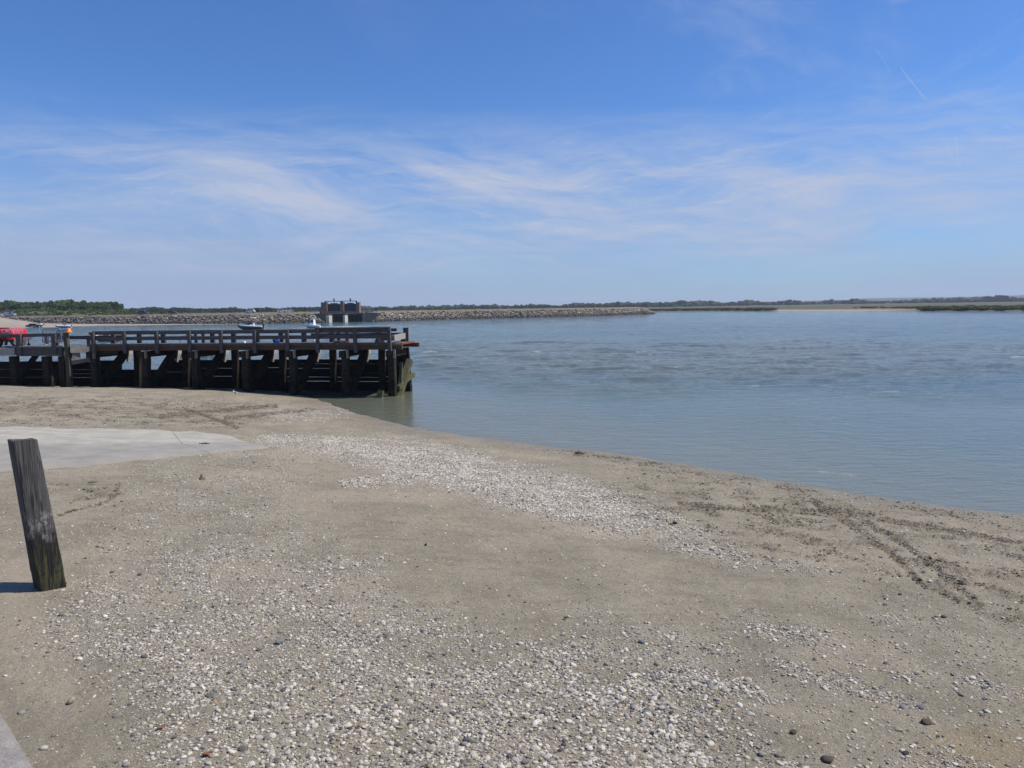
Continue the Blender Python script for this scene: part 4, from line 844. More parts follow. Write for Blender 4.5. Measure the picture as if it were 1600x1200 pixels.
# dune in front of the left wood
dt = [(-420, 480), (-100, 484), (0, 488), (30, 486.2), (60, 484.6), (100, 485.6), (150, 486.2), (200, 488), (222, 491.2), (260, 492.5)]
rows = []
for k in range(16):
    t = k/15; row = []
    for u in np.linspace(-420, 262, 140):
        v = np.interp(u, [a for a, _ in dt], [b for _, b in dt]); b0 = crest_at(u, 10); b1 = crest_at(u, 95); q = b0+(b1-b0)*t; zt_ = on_dist(u, v, b1[1])[2]; z = ZC-.2+(zt_-ZC)*sstep(0, .9, np.array(t))
        row.append((q[0], q[1], float(z)+(fbm(np.array([q[0]*.2]), np.array([q[1]*.2]), 4, 303)[0]-.5)*1.3*min(1, t*4)))
    rows.append(row)
DUNE = NT('dune_scrub'); p = DUNE.pos(); n1 = DUNE.noise(p, .12, 6, .7); n2 = DUNE.noise(p, .9, 6, .7); c = DUNE.mix(DUNE.rng(n1, .35, .65), (.050, .070, .022), (.100, .108, .042)); DUNE.col(DUNE.mix(DUNE.math('MULTIPLY', DUNE.rng(n2, .45, .7), .5), c, (.04, .052, .018))); DUNE.rough(1)
tag(link('dune', grid_mesh('dune', np.array(rows)), DUNE.m), kind='structure')
DR = np.array(rows)
# ------------------------------------------------------------------ vegetation
def foliage(name, a, b, c3):
    m = NT(name); p = m.obj(); n1 = m.noise(p, .55, 5, .65); n2 = m.noise(p, 2.6, 4, .6); c = m.mix(m.rng(n1, .35, .65), a, b); c = m.mix(m.math('MULTIPLY', m.rng(n2, .5, .7), .5), c, c3)
    m.col(c); m.rough(.8); m.b.inputs['Specular IOR Level'].default_value = .15; return m.m
LEAF = foliage('tree_leaves', (.046, .078, .028), (.10, .145, .052), (.13, .165, .062)); LEAF2 = foliage('dark_leaves', (.028, .046, .022), (.058, .084, .036), (.08, .10, .045)); SHRUB = foliage('shrub_leaves', (.055, .08, .026), (.10, .13, .045), (.14, .155, .06)); BARK = simple('bark', (.07, .055, .042), .9, .3, 6)
def crown_mesh(name, seed, n=1700, rx=3.6, rz=3.4, cz=5.6, mat=LEAF, sz=.55):
    g_ = np.random.default_rng(seed); nb = 13; cen = np.stack([g_.normal(0, .42, nb)*rx, g_.normal(0, .42, nb)*rx, cz+g_.uniform(-.75, .85, nb)*rz*.8], -1); br = g_.uniform(.36, .62, nb)*rx
    br *= 1-.25*np.clip((cen[:, 2]-cz)/rz, 0, 1)
    k = g_.integers(0, nb, n); dr = g_.normal(0, 1, (n, 3)); dr /= np.linalg.norm(dr, axis=1)[:, None]; rad_ = br[k]*(g_.uniform(.55, 1.05, n)**.6); c = cen[k]+dr*rad_[:, None]*np.array([1, 1, .85])
    s_ = sz*g_.uniform(.5, 1.2, n); nn = dr+g_.normal(0, .6, (n, 3)); nn /= np.linalg.norm(nn, axis=1)[:, None]; a = np.cross(nn, g_.normal(0, 1, (n, 3))); a /= np.linalg.norm(a, axis=1)[:, None]; b = np.cross(nn, a)
    V = np.stack([c+a*s_[:, None], c+b*s_[:, None]*.7, c-a*s_[:, None], c-b*s_[:, None]*.7+nn*s_[:, None]*.25], 1).reshape(-1, 3)
    me = bpy.data.meshes.new(name); me.vertices.add(4*n); me.vertices.foreach_set('co', V.astype(np.float32).reshape(-1)); me.loops.add(4*n); me.loops.foreach_set('vertex_index', np.arange(4*n, dtype=np.int32)); me.polygons.add(n); me.polygons.foreach_set('loop_start', np.arange(0, 4*n, 4, dtype=np.int32)); me.update(); me.materials.append(mat); return me
def tree_proto(name, seed, lb, grp, mat, n=1700, **kw):
    r = empty(name, (0, 0, 0), 0, lb, 'tree', grp); link('crown', crown_mesh('crown', seed, n, mat=mat, **kw), None, r); rd = random.Random(seed); mb = MB(); mb.tube([(0, 0, -.6), (.05, 0, 1.2), (rd.uniform(-.2, .2), .1, 3), (0, 0, 5.6)], .26, 8, .09)
    for k in range(5):
        a = k*1.26+rd.random(); mb.tube([(0, 0, 2+k*.5), (math.cos(a)*1.0, math.sin(a)*1.0, 3.2+k*.5), (math.cos(a)*1.9, math.sin(a)*1.9, 4.4+k*.5)], .1, 6, .03)
    mb.build('trunk', BARK, r, True); return r
TL1 = 'bushy mid green tree in the dense wood behind the grassy dune'; TG1 = 'trees of the wood behind the dune'
protos = [tree_proto('broadleaf_tree', 500+i, TL1, TG1, LEAF if i % 3 else LEAF2, 1700) for i in range(5)]
for q in protos: freeze(q)
used = set()
def put(protos, i, x, y, z, s, lb=None, grp=None, sx=1.0):
    q = protos[i % len(protos)]
    if q.name in used: o = copy_tree(q)
    else: o = q; used.add(q.name)
    o.location = (x, y, z); o.rotation_euler = (0, 0, random.uniform(0, 6.28)); o.scale = (s*sx, s*sx, s)
    if lb: o['label'] = lb
    if grp: o['group'] = grp
    return o
wt_top = [(-300, 466), (0, 470.5), (15, 469), (40, 470), (60, 471), (80, 470), (100, 467.5), (120, 468), (140, 470), (165, 471), (185, 470.8), (193, 474), (197, 480)]
i = 0
for row, (bk, drop) in enumerate(((102, 5.0), (114, 2.4), (128, .4), (142, 0))):
    u = -70.0+row*5
    while u < 192-row*1.5:
        xy = crest_at(u, bk); v = np.interp(u+3, [a for a, _ in wt_top], [b for _, b in wt_top])+drop+random.uniform(-.6, 2.6); ztop = on_dist(u, v, xy[1])[2]; zb = float(np.interp(u, np.linspace(-420, 262, 140), DR[-1, :, 2]))-1.2; s = max(.5, (ztop-zb)/9.3)
        put(protos, i, xy[0], xy[1], zb, s, sx=random.uniform(.9, 1.25)); i += 1; u += random.uniform(8, 13)
sp = [foliage_o for foliage_o in []]
RB = [proto_of(rock_mesh('clump', 600+k, .3, 26)) for k in range(6)]
# dune shrubs: leafy clumps one cannot count
V = []; 
cm = [crown_mesh('shrub', 700+k, 150, 1.2, .9, .5, SHRUB, .32) for k in range(4)]
CP = [(np.array([v.co[:] for v in me.vertices]), np.arange(len(me.vertices)).reshape(-1, 4)) for me in cm]
items = []
for _ in range(800):
    a, b = random.randrange(1, 16), random.randrange(140); q = DR[a, b]; s = random.uniform(.35, .95)*(1.5 if a > 12 else 1); items.append((q[0]+random.gauss(0, 2), q[1]+random.gauss(0, 2), q[2]-.3*s, s*1.4, s*1.4, s, (0, 0, random.uniform(0, 6.28))))
tag(merge('scrub', items, CP, SHRUB), 'low green scrub growing over the dune before the wood', 'scrub', kind='stuff')
# far trees behind the dyke, left of the sluice and beyond
TL2 = 'small dark tree in the far row behind the dyke meadow'; TG2 = 'trees in the far row behind the dyke'
protos2 = [tree_proto('field_tree', 520+i, TL2, TG2, LEAF2, 620, sz=.9) for i in range(4)]
for q in protos2: freeze(q)
sk = [(190, 481), (215, 480.5), (232, 480), (246, 478.2), (258, 481), (275, 479.6), (300, 480), (330, 481.8), (372, 478.8), (380, 481.5), (420, 479.2), (430, 481), (450, 479.4), (480, 479.2), (500, 479)]
u = 190.0; i = 0
while u < 503:
    bk = random.uniform(560, 700); xy = crest_at(u, bk); v = np.interp(u, [a for a, _ in sk], [b for _, b in sk])+random.uniform(-.2, .9); ztop = on_dist(u, v, xy[1])[2]; s = max(.3, (ztop-ZC+.8)/9.0); put(protos2, i, xy[0], xy[1], ZC-.9, s, sx=random.uniform(1.0, 1.6)); i += 1; u += random.uniform(3.5, 7.5)
sk2 = [(570, 481.5), (590, 479.8), (640, 480.6), (690, 480.2), (722, 479.2), (734, 475.8), (745, 477.0), (760, 478.0), (800, 477.6), (812, 476.6), (845, 476.2), (862, 475.8), (880, 477.2), (930, 475.6), (970, 475.3), (1000, 474.5)]
u = 566.0
while u < 1010:
    xy = crest_at(min(u, 1000), 750+random.uniform(0, 200)); xy = np.array(on_dist(u, 480, xy[1])[:2]); v = np.interp(u, [a for a, _ in sk2], [b for _, b in sk2])+random.uniform(-.2, .9); ztop = on_dist(u, v, xy[1])[2]; s = max(.3, (ztop-ZC+.9)/9.0); put(protos2, i, xy[0], xy[1], ZC-1.0, s, 'small dark tree in the far row right of the brick sluice', 'trees in the far row right of the sluice', random.uniform(1.0, 1.7)); i += 1; u += random.uniform(4, 9)
o = put(protos2, 1, *crest_at(588, 300), ZC-.4, (on_dist(588, 480.6, crest_at(588, 300)[1])[2]-ZC)/9, 'single dark tree close behind the right wall of the sluice', None, 1.3); 
if 'group' in o: del o['group']
# ------------------------------------------------------------------ right shore: salt marsh, sand and far woods
fe = [(985, 488.6), (1030, 486.8), (1100, 485.9), (1200, 486.0), (1300, 486.3), (1450, 486.2), (1600, 486.4), (1900, 487)]
us = np.linspace(985, 1900, 160); rows = []; sandm = []
top_ = [(985, 0), (1200, .0), (1215, .9), (1340, 1), (1380, .8), (1450, .1), (1600, .05), (1900, 0)]
for k, (bk, z) in enumerate(((0, -.4), (3, .25), (8, .75), (30, .95), (80, 1.1), (200, 1.5), (500, 2.2), (1500, 3.0), (5200, 3.0))):
    row = []
    for u in us:
        v = np.interp(u, [a for a, _ in fe], [b for _, b in fe]); e = on_z(u, v, 0.0)[:2]; q = radial(e, bk+random.uniform(-.8, .8)*(k > 0)); sm_ = np.interp(u, [a for a, _ in top_], [b for _, b in top_])*(1 if bk < 70 else 0)
        zz = z*(1-sm_)+sm_*(bk*.012-.1); row.append((q[0], q[1], zz+(random.uniform(-.12, .12) if 0 < k < 6 else 0)))
        sandm.append(sm_ if k > 0 else 1.0)
    rows.append(row)
m = NT('salt_marsh'); p = m.pos(); n1 = m.noise(m.mapv(p, (.008, .03, 1)), 1, 6, .6); n2 = m.noise(p, .25, 5, .65)
c = m.mix(m.rng(n1, .38, .62), (.050, .062, .022), (.105, .090, .048)); c = m.mix(m.math('MULTIPLY', m.rng(n2, .4, .7), .4), c, (.045, .05, .02)); c = m.mix(m.attr('sand'), c, (.33, .275, .205)); m.col(c); m.rough(1)
tag(link('salt_marsh', grid_mesh('salt_marsh', np.array(rows), dict(sand=np.array(sandm))), m.m), kind='structure')
items = []
for _ in range(2600):
    u = random.choice([random.uniform(990, 1210), random.uniform(1330, 1660), random.uniform(1420, 1660)]); v = np.interp(u, [a for a, _ in fe], [b for _, b in fe]); e = on_z(u, v, 0.0)[:2]; bk = abs(random.gauss(0, 60))+6
    if 1330 < u < 1440 and bk < 60+(1440-u)*.6: continue
    q = radial(e, bk); s = random.uniform(.5, 1.1); items.append((q[0], q[1], .75+bk*.003, s*2.6, s*2.2, s*.75, (0, 0, random.uniform(0, 6))))
tag(merge('marsh_grass', items, CP, foliage('marsh_leaves', (.05, .062, .022), (.09, .105, .04), (.12, .115, .05))), 'dark green marsh plants along the far right shore', 'marsh plants', kind='stuff')
items = []
for _ in range(120):
    u = random.uniform(1215, 1500); e = on_z(u, 480.5, 1.0)[:2]
def far_wood(u0, u1, n, d0, d1, h0, h1, zb, seed):
    rd = random.Random(seed); it = []
    for _ in range(n):
        u = rd.uniform(u0, u1); Y = rd.uniform(d0, d1); q = on_dist(u, 480, Y); h = rd.uniform(h0, h1)*(.6+.8*float(vnoise(np.array([u*.03]), np.array([3.]), seed)[0])); it.append((q[0], q[1], zb+h*.35, h*rd.uniform(.6, 1.3), h*.8, h*.62, (rd.uniform(-.3, .3), 0, rd.uniform(0, 6))))
    return it
FARL = foliage('far_wood_leaves', (.020, .034, .018), (.036, .05, .024), (.046, .058, .03))
it = far_wood(100, 700, 420, 1250, 1700, 6, 8, 3.2, 1)+far_wood(560, 1100, 520, 1500, 2200, 6.5, 9.5, 3.0, 2)+far_wood(1000, 1700, 900, 1700, 2900, 8, 13, 3.0, 3)
o = merge('far_woods', it, [(v*(1+.25*np.sin(v[:, :1]*7+v[:, 1:2]*5)), f) for v, f in RB], FARL); o.data.polygons.foreach_set('use_smooth', [False]*len(o.data.polygons))
tag(o, 'dark distant woods lying along the horizon', 'woods', kind='stuff')
hm = NT('far_hill'); p = hm.pos(); n1 = hm.noise(p, .006, 6, .65); hm.col(hm.mix(hm.rng(n1, .4, .6), (.030, .045, .022), (.060, .07, .035))); hm.rough(1)
rows = []
us = np.linspace(-300, 1900, 500); hh_ = np.interp(us, [-300, 500, 560, 700, 1000, 1150, 1330, 1345, 1450, 1560, 1600, 1900], [12, 14, 16, 15, 17, 20, 25, 31, 33, 36, 41, 46])+(fbm(us*.02, us*0, 4, 313)-.5)*6+(fbm(us*.25, us*0, 3, 315)-.5)*4
for Y, k in ((4300, 0), (4500, .75), (4700, 1.0), (5000, .95), (5800, 0)): rows.append([(*on_dist(u, 478, Y)[:2], -2+(h+2)*k) for u, h in zip(us, hh_)])
tag(link('hills', grid_mesh('hills', np.array(rows)), hm.m), kind='structure')
# ------------------------------------------------------------------ sluice
Y0 = on_z(540, 503.2, 0)[1]
def S(u, v): q = on_dist(u, v, Y0); return q[0], q[2]
sx0 = S(540, 490)[0]; sl = empty('sluice', (sx0, Y0, 0), 0, 'brick sluice with three towers and two lifted dark gates in the far dyke', 'sluice gate')
def X_(u): return S(u, 490)[0]-sx0
def Z_(v, u=540): return S(u, v)[1]
def brick(name, a, b, sc=2.2):
    m = NT(name); t = m.N('ShaderNodeTexBrick'); m.L(m.mapv(m.obj(), (1, 1, 1), (R(90), 0, 0)), t.inputs['Vector']); t.inputs['Scale'].default_value = sc; t.inputs['Color1'].default_value = (*a, 1); t.inputs['Color2'].default_value = (*b, 1); t.inputs['Mortar'].default_value = (.22, .19, .17, 1); t.inputs['Mortar Size'].default_value = .012
    n1 = m.noise(m.obj(), .5, 5, .6); m.col(m.mix(m.math('MULTIPLY', m.rng(n1, .4, .7), .4), t.outputs['Color'], (.09, .07, .06))); m.rough(.9); return m.m
BRK = brick('brown_brick', (.20, .112, .082), (.26, .155, .115)); CON = simple('brown_concrete', (.26, .185, .13), .9, .25, .8); CONL = simple('pale_concrete', (.52, .49, .42), .85, .15, .6); STEEL = simple('dark_blue_steel', (.022, .03, .05), .6, .25, 1.5); STEEL2 = simple('grey_walkway', (.10, .10, .13), .7, .2, 2)
zd = Z_(489); 
for a, b in ((501, 510.2), (531, 536.4), (556, 561)):
    zt_ = Z_(473, (a+b)/2); mb = MB(); mb.box(((X_(a)+X_(b))/2, 2.6, (zt_+zd)/2), (X_(b)-X_(a), 3.2, zt_-zd)); tw = mb.build('tower', BRK, sl, bevel=.03)
    mb = MB(); mb.box(((X_(a)+X_(b))/2, 2.6, zt_+.08), (X_(b)-X_(a)+.15, 3.35, .18)); mb.build('coping', STEEL, tw)
for a, b in ((510.4, 530.8), (536.6, 555.8)):
    mb = MB(); za, zb_ = Z_(486.2), Z_(474.6); mb.box(((X_(a)+X_(b))/2, 2.4, (za+zb_)/2), (X_(b)-X_(a), .25, zb_-za))
    for k in range(6): mb.bar((X_(a)+(k+.5)*(X_(b)-X_(a))/6, 2.2, za+.02), (X_(a)+(k+.5)*(X_(b)-X_(a))/6, 2.2, zb_-.02), .12, .16)
    for k in range(4): mb.box(((X_(a)+X_(b))/2, 2.22, za+.3+k*(zb_-za)/4), (X_(b)-X_(a)-.1, .12, .15))
    mb.build('gate_panel', STEEL, sl)
    mb = MB(); c_x = (X_(a)+X_(b))/2; mb.box((c_x, 2.4, Z_(473.9)), (X_(b)-X_(a)-2.3, .5, .35)); mb.build('gate_head', STEEL, sl)
    mb = MB(); mb.bar((X_(a-4.5)+.05, 2.4, Z_(470.4)), (X_(b+3.5)-.05 if b < 540 else X_(b+.8), 2.4, Z_(470.4)), .5, .28); mb.bar((c_x, 2.4, Z_(486)), (c_x, 2.4, Z_(466.1)), .16, .16); mb.build('hoist_beam', STEEL, sl)
    mb = MB(); mb.box((c_x, 2.4, Z_(468.1)), (.48, .5, 1.1)); mb.build('hoist_box', STEEL, sl, bevel=.04)
    for q in (a-3.5, b+1.2 if b < 540 else b): 
        mb = MB(); mb.box((X_(q), 2.4, Z_(471.8)), (.55, .7, .75)); mb.build('bracket', STEEL, sl, bevel=.04)
    mb = MB(); mb.box((c_x, .9, Z_(487.6)), (X_(b)-X_(a), .12, .7)); mb.build('walkway_rail', STEEL2, sl)
mb = MB(); mb.box(((X_(495)+X_(590))/2, 3.6, zd-.16), (X_(590)-X_(495), 7.6, .34)); mb.build('deck', CON, sl)
for a, b in ((512, 519), (538.5, 543.5), (566, 572)):
    mb = MB(); mb.box(((X_(a)+X_(b))/2, 4.0, (zd-.35-1.5)/2), (X_(b)-X_(a), 8.2, zd-.35+1.5)); mb.build('pier', CON, sl, bevel=.03)
    if a < 560: mb = MB(); mb.box(((X_(a)+X_(b))/2+.25, -2.9, .65), (X_(b)-X_(a)-.5, 5.6, 4.3)); mb.build('added_pier_front', CONL, sl, bevel=.05)  # pier front added to catch the sun; pale colour stands for the sunlit side
for a, b in ((519.03, 538.47), (543.53, 565.97)):
    mb = MB(); mb.box(((X_(a)+X_(b))/2, 7.4, .8), (X_(b)-X_(a), .3, 5.6)); mb.box(((X_(a)+X_(b))/2, .9, zd-.75), (X_(b)-X_(a), .3, .8)); mb.build('dark_opening_panel', STEEL, sl)  # dark panel set behind each opening to give its dark interior
def wing(ua, va, ub, vb, y1, name='wing_wall'):
    mb = MB(); xa, xb = X_(ua), X_(ub); za, zb_ = Z_(va, ua), Z_(vb, ub); mb.loft([[(xa, y1, -1.3), (xa, y1+.8, -1.3), (xa, y1+.8, za), (xa, y1, za)], [(xb, .1, -1.3), (xb, .9, -1.3), (xb, .9, zb_), (xb, .1, zb_)]]); mb.build(name, CON, sl)
wing(485, 490.2, 511.9, 489.6, 2.0); wing(598, 488.6, 572.1, 489.2, 1.5)
kx = X_(494); mb = MB(); mb.box((X_(497), 9, Z_(485)), (2.6, 2.5, 2.4)); kb_ = mb.build('kiosk', BRK, sl)
mb = MB(); mb.box((X_(496), 7.73, Z_(485)), (.7, .06, 1.0)); mb.box((X_(499), 7.73, Z_(485)), (.7, .06, 1.0)); mb.build('window', CONL, kb_)
# ------------------------------------------------------------------ people
def person(loc, rz, lb, shirt, trousers, sit=False, group='people near the far dyke'):
    r = empty('person', loc, rz, lb, 'person', group)
    def skin(name, J, E, rad_, mt):
        me = bpy.data.meshes.new(name); me.from_pydata(J, E, []); me.update(); o = link(name, me, mt, r); bpy.context.view_layer.objects.active = o
        md = o.modifiers.new('skin', 'SKIN'); me.skin_vertices.new() if not me.skin_vertices else None
        for v, q in zip(me.skin_vertices[0].data, rad_): v.radius = (q, q)
        me.skin_vertices[0].data[0].use_root = True; sb = o.modifiers.new('sub', 'SUBSURF'); sb.levels = sb.render_levels = 1; return o
    hz = .9
    J = [(0, 0, hz), (0, 0, 1.15), (0, 0, 1.40), (0, .01, 1.52), (0, .02, 1.62), (0, .01, 1.74), (.17, 0, 1.40), (.24, .02, 1.14), (.25, .10, .90), (-.17, 0, 1.40), (-.24, .0, 1.14), (-.24, .08, .90), (.10, 0, .86), (.11, .02, .47), (.12, -.02, .08), (.12, .14, .03), (-.10, 0, .86), (-.11, .04, .47), (-.12, .06, .08), (-.12, .22, .03)]
    E = [(0, 1), (1, 2), (2, 3), (3, 4), (4, 5), (2, 6), (6, 7), (7, 8), (2, 9), (9, 10), (10, 11), (0, 12), (12, 13), (13, 14), (14, 15), (0, 16), (16, 17), (17, 18), (18, 19)]
    rd_ = [.14, .13, .15, .055, .105, .085, .065, .048, .035, .065, .048, .035, .09, .065, .045, .04, .09, .065, .045, .04]
    skin('body', J, E, rd_, SKIN)
    Js = [(0, 0, hz+.02), (0, 0, 1.15), (0, 0, 1.40), (.18, 0, 1.39), (.235, .015, 1.17), (-.18, 0, 1.39), (-.235, .0, 1.17)]; skin('shirt', Js, [(0, 1), (1, 2), (2, 3), (3, 4), (2, 5), (5, 6)], [.165, .155, .17, .08, .07, .08, .07], shirt)
    Jt = [(0, 0, hz), (.10, 0, .84), (.11, .02, .47), (.12, -.02, .13), (-.10, 0, .84), (-.11, .04, .47), (-.12, .06, .13)]; skin('trousers', Jt, [(0, 1), (1, 2), (2, 3), (0, 4), (4, 5), (5, 6)], [.165, .11, .085, .065, .11, .085, .065], trousers)
    mb = MB(); mb.loft([[(math.cos(a)*q, -.02+math.sin(a)*q, z) for a in np.linspace(0, 5.5, 8)] for q, z in ((.115, 1.66), (.115, 1.73), (.09, 1.79), (.03, 1.83))]); mb.build('hair', HAIR, r, True); return r
TAN = simple('tan_cloth', (.42, .33, .24), .85, .1, 8); PINK = simple('pale_cloth', (.6, .5, .45), .85, .1, 8); LBLUE = simple('light_blue_cloth', (.35, .45, .55), .85, .1, 8); DARKC = simple('dark_cloth', (.035, .03, .03), .85, .2, 8)
def on_crest(u, v=None, back=9.5):
    q = crest_at(u, back); return (q[0], q[1], ZC+.02)
person(on_crest(363, None, 8.5), 2.8, 'person in dark clothes standing alone on the crest of the far dyke', DARKC, DARKC)
person(on_crest(638, None, 9), 2.8, 'person in dark clothes walking on the dyke right of the sluice', DARKC, DARKC)
person(on_crest(5, None, 8.5), 3.3, 'person in tan shirt standing left of the white van', TAN, TAN); person(on_crest(9, None, 8), 3.0, 'person in pale clothes right beside the white van', PINK, TAN)
# ------------------------------------------------------------------ vehicles
def vehicle(loc, rz, lb, mt, Lc=4.2, Wc=1.75, Hc=1.48, van=False, group='cars parked on the far dyke'):
    r = empty('parked_van' if van else 'parked_car', loc, rz, lb, 'van' if van else 'car', group); h = Hc
    if van: low = [(-Lc/2, .45), (-Lc/2, 1.1), (-Lc/2+.05, h-.1), (-Lc/2+.25, h), (Lc*.22, h), (Lc*.30, h-.12), (Lc*.40, 1.18), (Lc*.48, 1.0), (Lc/2, .75), (Lc/2, .42), (Lc*.46, .26), (-Lc*.46, .26)]
    else: low = [(-Lc/2, .5), (-Lc/2+.03, .85), (-Lc*.46, .95), (-Lc*.36, h-.08), (-Lc*.22, h), (Lc*.05, h), (Lc*.14, h-.1), (Lc*.25, .96), (Lc*.43, .82), (Lc/2-.03, .66), (Lc/2, .42), (Lc*.46, .24), (-Lc*.46, .24)]
    def w_at(z): return Wc/2*(1.0 if z < .9 else 1-.17*(z-.9)/(h-.9))
    mb = MB(); mb.loft([[(x, -w_at(z)+.03, z) for x, z in low], [(x, -w_at(z), z*.995+.002) for x, z in low][:], [(x, w_at(z), z*.995+.002) for x, z in low], [(x, w_at(z)-.03, z) for x, z in low]]); mb.build('body', mt, r, bevel=.02)
    mb = MB(); z0, z1 = .98, h-.14
    for s_ in (-1, 1):
        y0_, y1_ = s_*(w_at(z0)+.008), s_*(w_at(z1)+.008)
        for a, b, c_, d_ in (((Lc*.20, Lc*.10, -.02, -.02),) if van else ((Lc*.20, Lc*.09, -Lc*.06, -Lc*.06), (-Lc*.08, -Lc*.08, -Lc*.37, -Lc*.31))): mb.add([(a, y0_, z0), (b, y1_, z1), (c_, y1_, z1), (d_, y0_, z0), (a, y0_-.02*s_, z0), (b, y1_-.02*s_, z1), (c_, y1_-.02*s_, z1), (d_, y0_-.02*s_, z0)], [(0, 1, 2, 3), (7, 6, 5, 4), (0, 4, 5, 1), (1, 5, 6, 2), (2, 6, 7, 3), (3, 7, 4, 0)])
    mb.build('side_windows', GLASS, r)
    mb = MB(); xa, za, xb, zb_ = (Lc*.395, 1.2, Lc*.31, h-.16) if van else (Lc*.243, .98, Lc*.145, h-.13); mb.bar((xa+.02, 0, za), (xb+.02, 0, zb_), Wc*.78, .03, (1, 0, .6)); mb.build('windscreen', GLASS, r)
    for x in (Lc*.31, -Lc*.31):
        for y in (-Wc/2+.08, Wc/2-.08):
            mb = MB(); mb.tube([(x, y-.11, .31), (x, y+.11, .31)], .32, 16); wh = mb.build('wheel', BLACK, r); mb = MB(); mb.tube([(x, y-.12, .31), (x, y+.12, .31)], .19, 12); mb.build('rim', GALV, wh)
    for y in (-Wc*.36, Wc*.36): mb = MB(); mb.box((Lc/2-.05, y, .66), (.09, .3, .12)); mb.build('headlight', LETTER, r)
    return r
CWH = simple('white_car_paint', (.72, .73, .74), .3, .05, 3, coat=.5); CDK = simple('dark_blue_car_paint', (.012, .016, .035), .25, .15, 3, coat=.5); CSV = simple('silver_car_paint', (.42, .45, .50), .3, .08, 3, metal=.3, coat=.4)
vehicle(on_crest(225, None, 9.5), .1, 'dark blue estate car on the dyke at the left, nearest the dune', CDK, 4.4, 1.8, 1.6)
vehicle(on_crest(271, None, 8.6), .2, 'dark low car on the dyke behind boulders, second from the dune', CDK, 3.6, 1.7, 1.3)
vehicle(on_crest(392.5, None, 10), 3.2, 'white hatchback parked beside a dark car mid dyke', CWH, 3.6); vehicle(on_crest(403, None, 12.5), .3, 'dark tall car behind the white hatchback mid dyke', CDK, 3.2, 1.75, 1.8)
vehicle(on_crest(441.5, None, 10), .15, 'white car with dark windows on the dyke left of the sluice', CWH, 3.7); vehicle(on_crest(453.5, None, 18), .2, 'small white car furthest right on the dyke before the sluice', CWH, 3.0, 1.6, 1.45)
vehicle(on_crest(17.5, None, 9.5), .05, 'white van parked at the foot of the dune above the ramp', CSV, 4.6, 1.95, 2.1, True); vehicle(on_crest(-1.5, None, 9.5), .1, 'white car cut by the left picture edge near the dune', CWH, 3.9)
def ramp_pt(u, v):
    RWs = np.array(rows_ramp); best = None
    U, Vv, _ = proj(RWs[..., 0], RWs[..., 1], RWs[..., 2]); k = np.argmin(np.hypot(U-u, (Vv-v)*2)); q = RWs.reshape(-1, 3)[k]; return tuple(q)
rows_ramp = [o for o in bpy.data.objects if o.name.startswith('sandbank')][0].data
rows_ramp = np.array([v.co[:] for v in rows_ramp.vertices]).reshape(13, 80, 3)
vehicle(ramp_pt(45, 511.4), 3.2, 'dark blue car on the far sand ramp towing a boat trailer', CDK, 4.0, 1.75, 1.45, group='cars on the far sand ramp')
